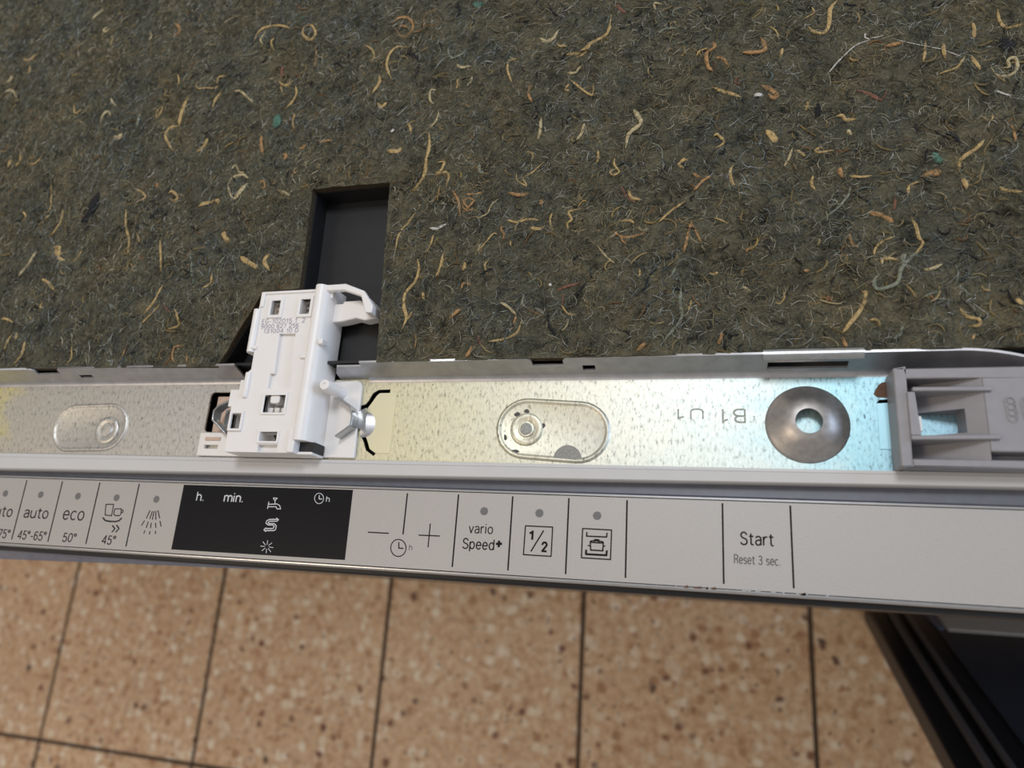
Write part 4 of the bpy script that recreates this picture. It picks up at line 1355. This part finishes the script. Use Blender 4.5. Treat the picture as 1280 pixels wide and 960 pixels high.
T 2.2 -103.0,136.9 -103.1,134.5 -103.4,132.7
O 1.4 -103.3,123.7 -102.6,126.7 -99.1,126.1
P 1.4 -85.3,117.0 -81.2,114.5 -77.7,110.9
O 1.4 -77.6,110.4 -78.7,107.0 -79.9,104.2
T 1.4 -88.9,99.1 -82.4,100.4 -77.1,103.0 -75.3,108.6
O 2.0 -96.6,97.4 -97.3,94.6 -98.4,92.4
R 1.0 -94.2,102.4 -93.4,99.6 -92.1,97.3
D 1.4 -64.2,112.6 -63.3,105.9 -59.9,100.8
R 1.4 -60.9,121.6 -58.3,122.6 -50.9,124.5
R 0.8 -58.5,120.3 -57.9,117.5 -57.9,114.6
W 1.7 -64.5,124.4 -63.8,124.1 -63.2,124.0
P 1.0 -44.1,140.8 -40.2,135.9 -36.5,132.2
G 1.7 -9.6,121.2 -10.1,114.7 -9.4,108.2 -11.6,104.1 -17.3,96.3
T 1.0 -7.2,110.3 -6.2,112.4 -5.8,115.0
O 1.9 -23.2,96.5 -25.1,95.5 -27.0,93.4
G 1.0 -75.4,127.0 -73.1,125.7 -69.9,127.8
T 1.0 -26.7,129.9 -26.2,127.6 -26.6,126.0
G 1.4 -12.1,129.0 -13.1,126.3 -15.0,124.8
D 1.0 -47.8,125.5 -50.3,121.6 -53.3,118.9
T 1.1 -82.9,146.6 -82.5,144.7 -82.7,143.5
T 1.7 63.8,126.0 64.4,128.2 69.3,127.5
P 1.4 77.3,123.4 79.8,122.9 83.9,124.8
G 1.8 78.9,132.1 74.7,129.1 70.3,124.0 68.6,118.3 64.9,116.3 61.3,116.0 60.5,119.2 62.7,122.3
G 2.1 71.7,129.9 71.1,127.8 71.3,125.0
T 2.0 55.9,115.7 57.7,114.6 55.9,108.8 51.5,102.7 48.6,98.7
O 1.6 48.6,97.6 49.1,95.5 49.6,93.3
T 1.3 57.8,103.7 60.5,103.6 61.5,100.3
G 1.3 69.0,101.6 67.9,98.0 65.6,96.1
T 1.5 88.2,108.0 89.9,104.3 93.4,102.7 93.2,100.4 89.9,100.5
T 1.0 95.6,115.5 96.7,114.2 98.3,113.6
T 2.1 105.6,110.2 106.4,108.9 107.5,107.1
G 0.7 88.1,125.1 88.6,120.8 87.2,115.7
G 1.0 82.9,114.4 79.8,113.5 76.7,112.1
T 0.8 28.5,117.1 29.0,114.3 27.2,111.7 25.5,112.3
P 1.3 13.4,119.0 15.3,118.3 16.8,116.9
O 1.4 36.2,124.8 37.3,124.9 38.6,125.4
T 1.3 1.1,125.7 3.1,125.5 4.6,125.9
O 1.6 5.7,100.6 5.2,97.9 4.2,95.7
R 1.3 44.0,113.6 44.7,113.2 45.6,112.0
O 1.0 17.3,138.1 16.5,135.9 15.2,133.6
T 1.0 92.0,97.3 91.3,96.5 90.6,95.1'''


def spline(P, n):
    P = [Vector(p) for p in P]
    Q = [P[0] * 2 - P[1]] + P + [P[-1] * 2 - P[-2]]
    out = []
    for i in range(1, len(Q) - 2):
        for k in range(n):
            t = k / n
            a, b, c, d = Q[i - 1], Q[i], Q[i + 1], Q[i + 2]
            out.append(0.5 * ((2 * b) + (c - a) * t + (2 * a - 5 * b + 4 * c - d) * t * t + (3 * b - a - 3 * c + d) * t ** 3))
    out.append(P[-1])
    return out


nf = 0
for ln in FIB.strip().splitlines():
    c, wd, *pp = ln.split()
    pts = [tuple(map(float, p.split(','))) for p in pp]
    wd = float(wd)
    if c == 'D' and wd > 4:
        wd *= 0.8
    n = 3 if len(pts) > 2 else 4
    sp = spline(pts, n)
    m = len(sp)
    rad, P3 = [], []
    ph = random.uniform(0, 6)
    for i, p in enumerate(sp):
        t = i / (m - 1)
        taper = max(0.22, min(1.0, 5.0 * min(t + 0.03, 1.03 - t)))
        r = 0.5 * wd * taper * (0.88 + 0.3 * noise.noise(Vector((nf * 3.3, i * 0.7, 0))))
        rad.append(r)
        P3.append((p.x, p.y, nap(p.x, p.y) + 0.28 + 0.32 * math.sin(ph + t * 5)))
    ob = MB().tube(P3, rad, 5, flat=min(0.7, 0.5 / max(rad) + 0.15)).build('fibre', STRAND[c], felt, smooth=90)
    nf += 1


def inside_cut(x, y, pad=0.0):
    poly = CUT
    r = np.zeros(x.shape, bool)
    n = len(poly)
    j = n - 1
    for i in range(n):
        xi, yi = poly[i]
        xj, yj = poly[j]
        cnd = ((yi > y) != (yj > y)) & (x < (xj - xi) * (y - yi) / (yj - yi + 1e-9) + xi)
        r ^= cnd
        j = i
    return r


def hairs(name, count, len_lo, len_hi, rad_lo, rad_hi, curl, tones, lift, y_hi=365.0, sections=5, sides=3):
    """many short curved hairs joined into one mesh, each with its own colour"""
    x = RNG.uniform(MX0 + 2, MX1 - 2, count * 2)
    y = RNG.uniform(93, y_hi, count * 2)
    ok = ~inside_cut(x, y)
    x, y = x[ok][:count], y[ok][:count]
    n = len(x)
    ang = RNG.uniform(0, 2 * np.pi, n)
    ln = RNG.uniform(len_lo, len_hi, n)
    k = RNG.normal(0, curl, n)
    k2 = RNG.normal(0, curl * 0.7, n)
    rd = RNG.uniform(rad_lo, rad_hi, n)
    z0 = np.array([nap(a, b) for a, b in zip(x, y)])
    zoff = RNG.uniform(-0.1, lift, n)
    arch = RNG.uniform(-0.2, 0.7, n) * lift
    S = sections
    pos = np.zeros((n, S, 3))
    px, py, a = x.copy(), y.copy(), ang.copy()
    dirs = np.zeros((n, S, 2))
    for s in range(S):
        t = s / (S - 1)
        dirs[:, s, 0], dirs[:, s, 1] = np.cos(a), np.sin(a)
        pos[:, s, 0], pos[:, s, 1] = px, py
        pos[:, s, 2] = z0 + zoff + arch * math.sin(math.pi * t)
        step = ln / (S - 1)
        px = px + np.cos(a) * step
        py = py + np.sin(a) * step
        a = a + (k + k2 * (t - 0.5) * 2) / (S - 1)
    pos[:, :, 1] = np.maximum(pos[:, :, 1], 92.2)
    V = np.zeros((n, S, sides, 3))
    for q in range(sides):
        th = 2 * np.pi * q / sides + np.pi / 2
        cu, cz = math.cos(th), math.sin(th)
        tp = np.array([0.5] + [1.0] * (S - 2) + [0.4])[None, :]
        V[:, :, q, 0] = pos[:, :, 0] - dirs[:, :, 1] * (rd[:, None] * tp * cu)
        V[:, :, q, 1] = pos[:, :, 1] + dirs[:, :, 0] * (rd[:, None] * tp * cu)
        V[:, :, q, 2] = pos[:, :, 2] + rd[:, None] * tp * cz
    bad = inside_cut(pos[:, -1, 0], pos[:, -1, 1]) | inside_cut(pos[:, S // 2, 0], pos[:, S // 2, 1])
    V = V[~bad]
    n = len(V)
    V = V.reshape(-1, 3)
    base = (np.arange(n) * S * sides)[:, None, None, None]
    si = (np.arange(S - 1) * sides)[None, :, None, None]
    qa = np.arange(sides)
    qb = (qa + 1) % sides
    quad = np.stack([qa, qb, qb + sides, qa + sides], -1)[None, None]
    F = (base + si + quad).reshape(-1, 4)
    piv = np.array([-170.0, 230.0, 808.0])
    me = bpy.data.meshes.new(name)
    me.vertices.add(len(V))
    me.vertices.foreach_set('co', ((V - piv) * MM).astype(np.float32).ravel())
    me.loops.add(F.size)
    me.loops.foreach_set('vertex_index', F.astype(np.int32).ravel())
    me.polygons.add(len(F))
    me.polygons.foreach_set('loop_start', (np.arange(len(F)) * 4).astype(np.int32))
    me.update(calc_edges=True)
    at = me.color_attributes.new('tone', 'FLOAT_COLOR', 'POINT')
    tl = np.array([s2l((c[0] / 255, c[1] / 255, c[2] / 255)) for c, w_ in tones])
    pw = np.array([w_ for c, w_ in tones], float)
    pick = RNG.choice(len(tones), n, p=pw / pw.sum())
    colr = tl[pick] * RNG.uniform(0.7, 1.25, (n, 1))
    sx = x[~bad]
    sy = y[~bad]
    cl = np.array([(noise.noise(Vector((p * 0.05, q * 0.05, 5.0))), noise.noise(Vector((p * 0.03, q * 0.03, 8.0)))) for p, q in zip(sx, sy)])
    colr = colr * (1 + 0.45 * cl[:, :1])
    colr = colr * (1 + cl[:, 1:] * np.array([[0.28, 0.08, -0.22]]))
    full = np.ones((n, S * sides, 4), np.float32)
    full[:, :, :3] = colr[:, None, :]
    at.data.foreach_set('color', full.ravel())
    me.polygons.foreach_set('use_smooth', np.ones(len(F), bool))
    me.materials.append(M['fuzz'])
    o = bpy.data.objects.new(name, me)
    COL.objects.link(o)
    o.parent = felt
    o.location = Vector(piv * MM) - WLOC[felt.name]
    o['kind'] = 'stuff'
    return o


TONES = [((64, 67, 64), 4), ((108, 104, 84), 4), ((132, 124, 98), 3.8), ((160, 156, 138), 2.8), ((108, 117, 112), 4), ((28, 30, 34), 4), ((152, 138, 104), 1.2), ((200, 200, 190), 1.5)]
hairs('felt_fuzz', 60000, 2.5, 7.5, 0.05, 0.11, 1.4, TONES, 0.9, sections=4)
hairs('felt_fuzz', 60000, 1.2, 3.6, 0.06, 0.13, 1.0, TONES, 0.9, sections=3)
hairs('short_strands', 2600, 3.0, 9.0, 0.2, 0.5, 1.8,
      [((140, 122, 84), 3), ((118, 103, 72), 5), ((118, 113, 92), 4), ((112, 86, 60), 1.5), ((90, 96, 88), 3), ((40, 40, 40), 5)], 0.3, sections=7, sides=4)
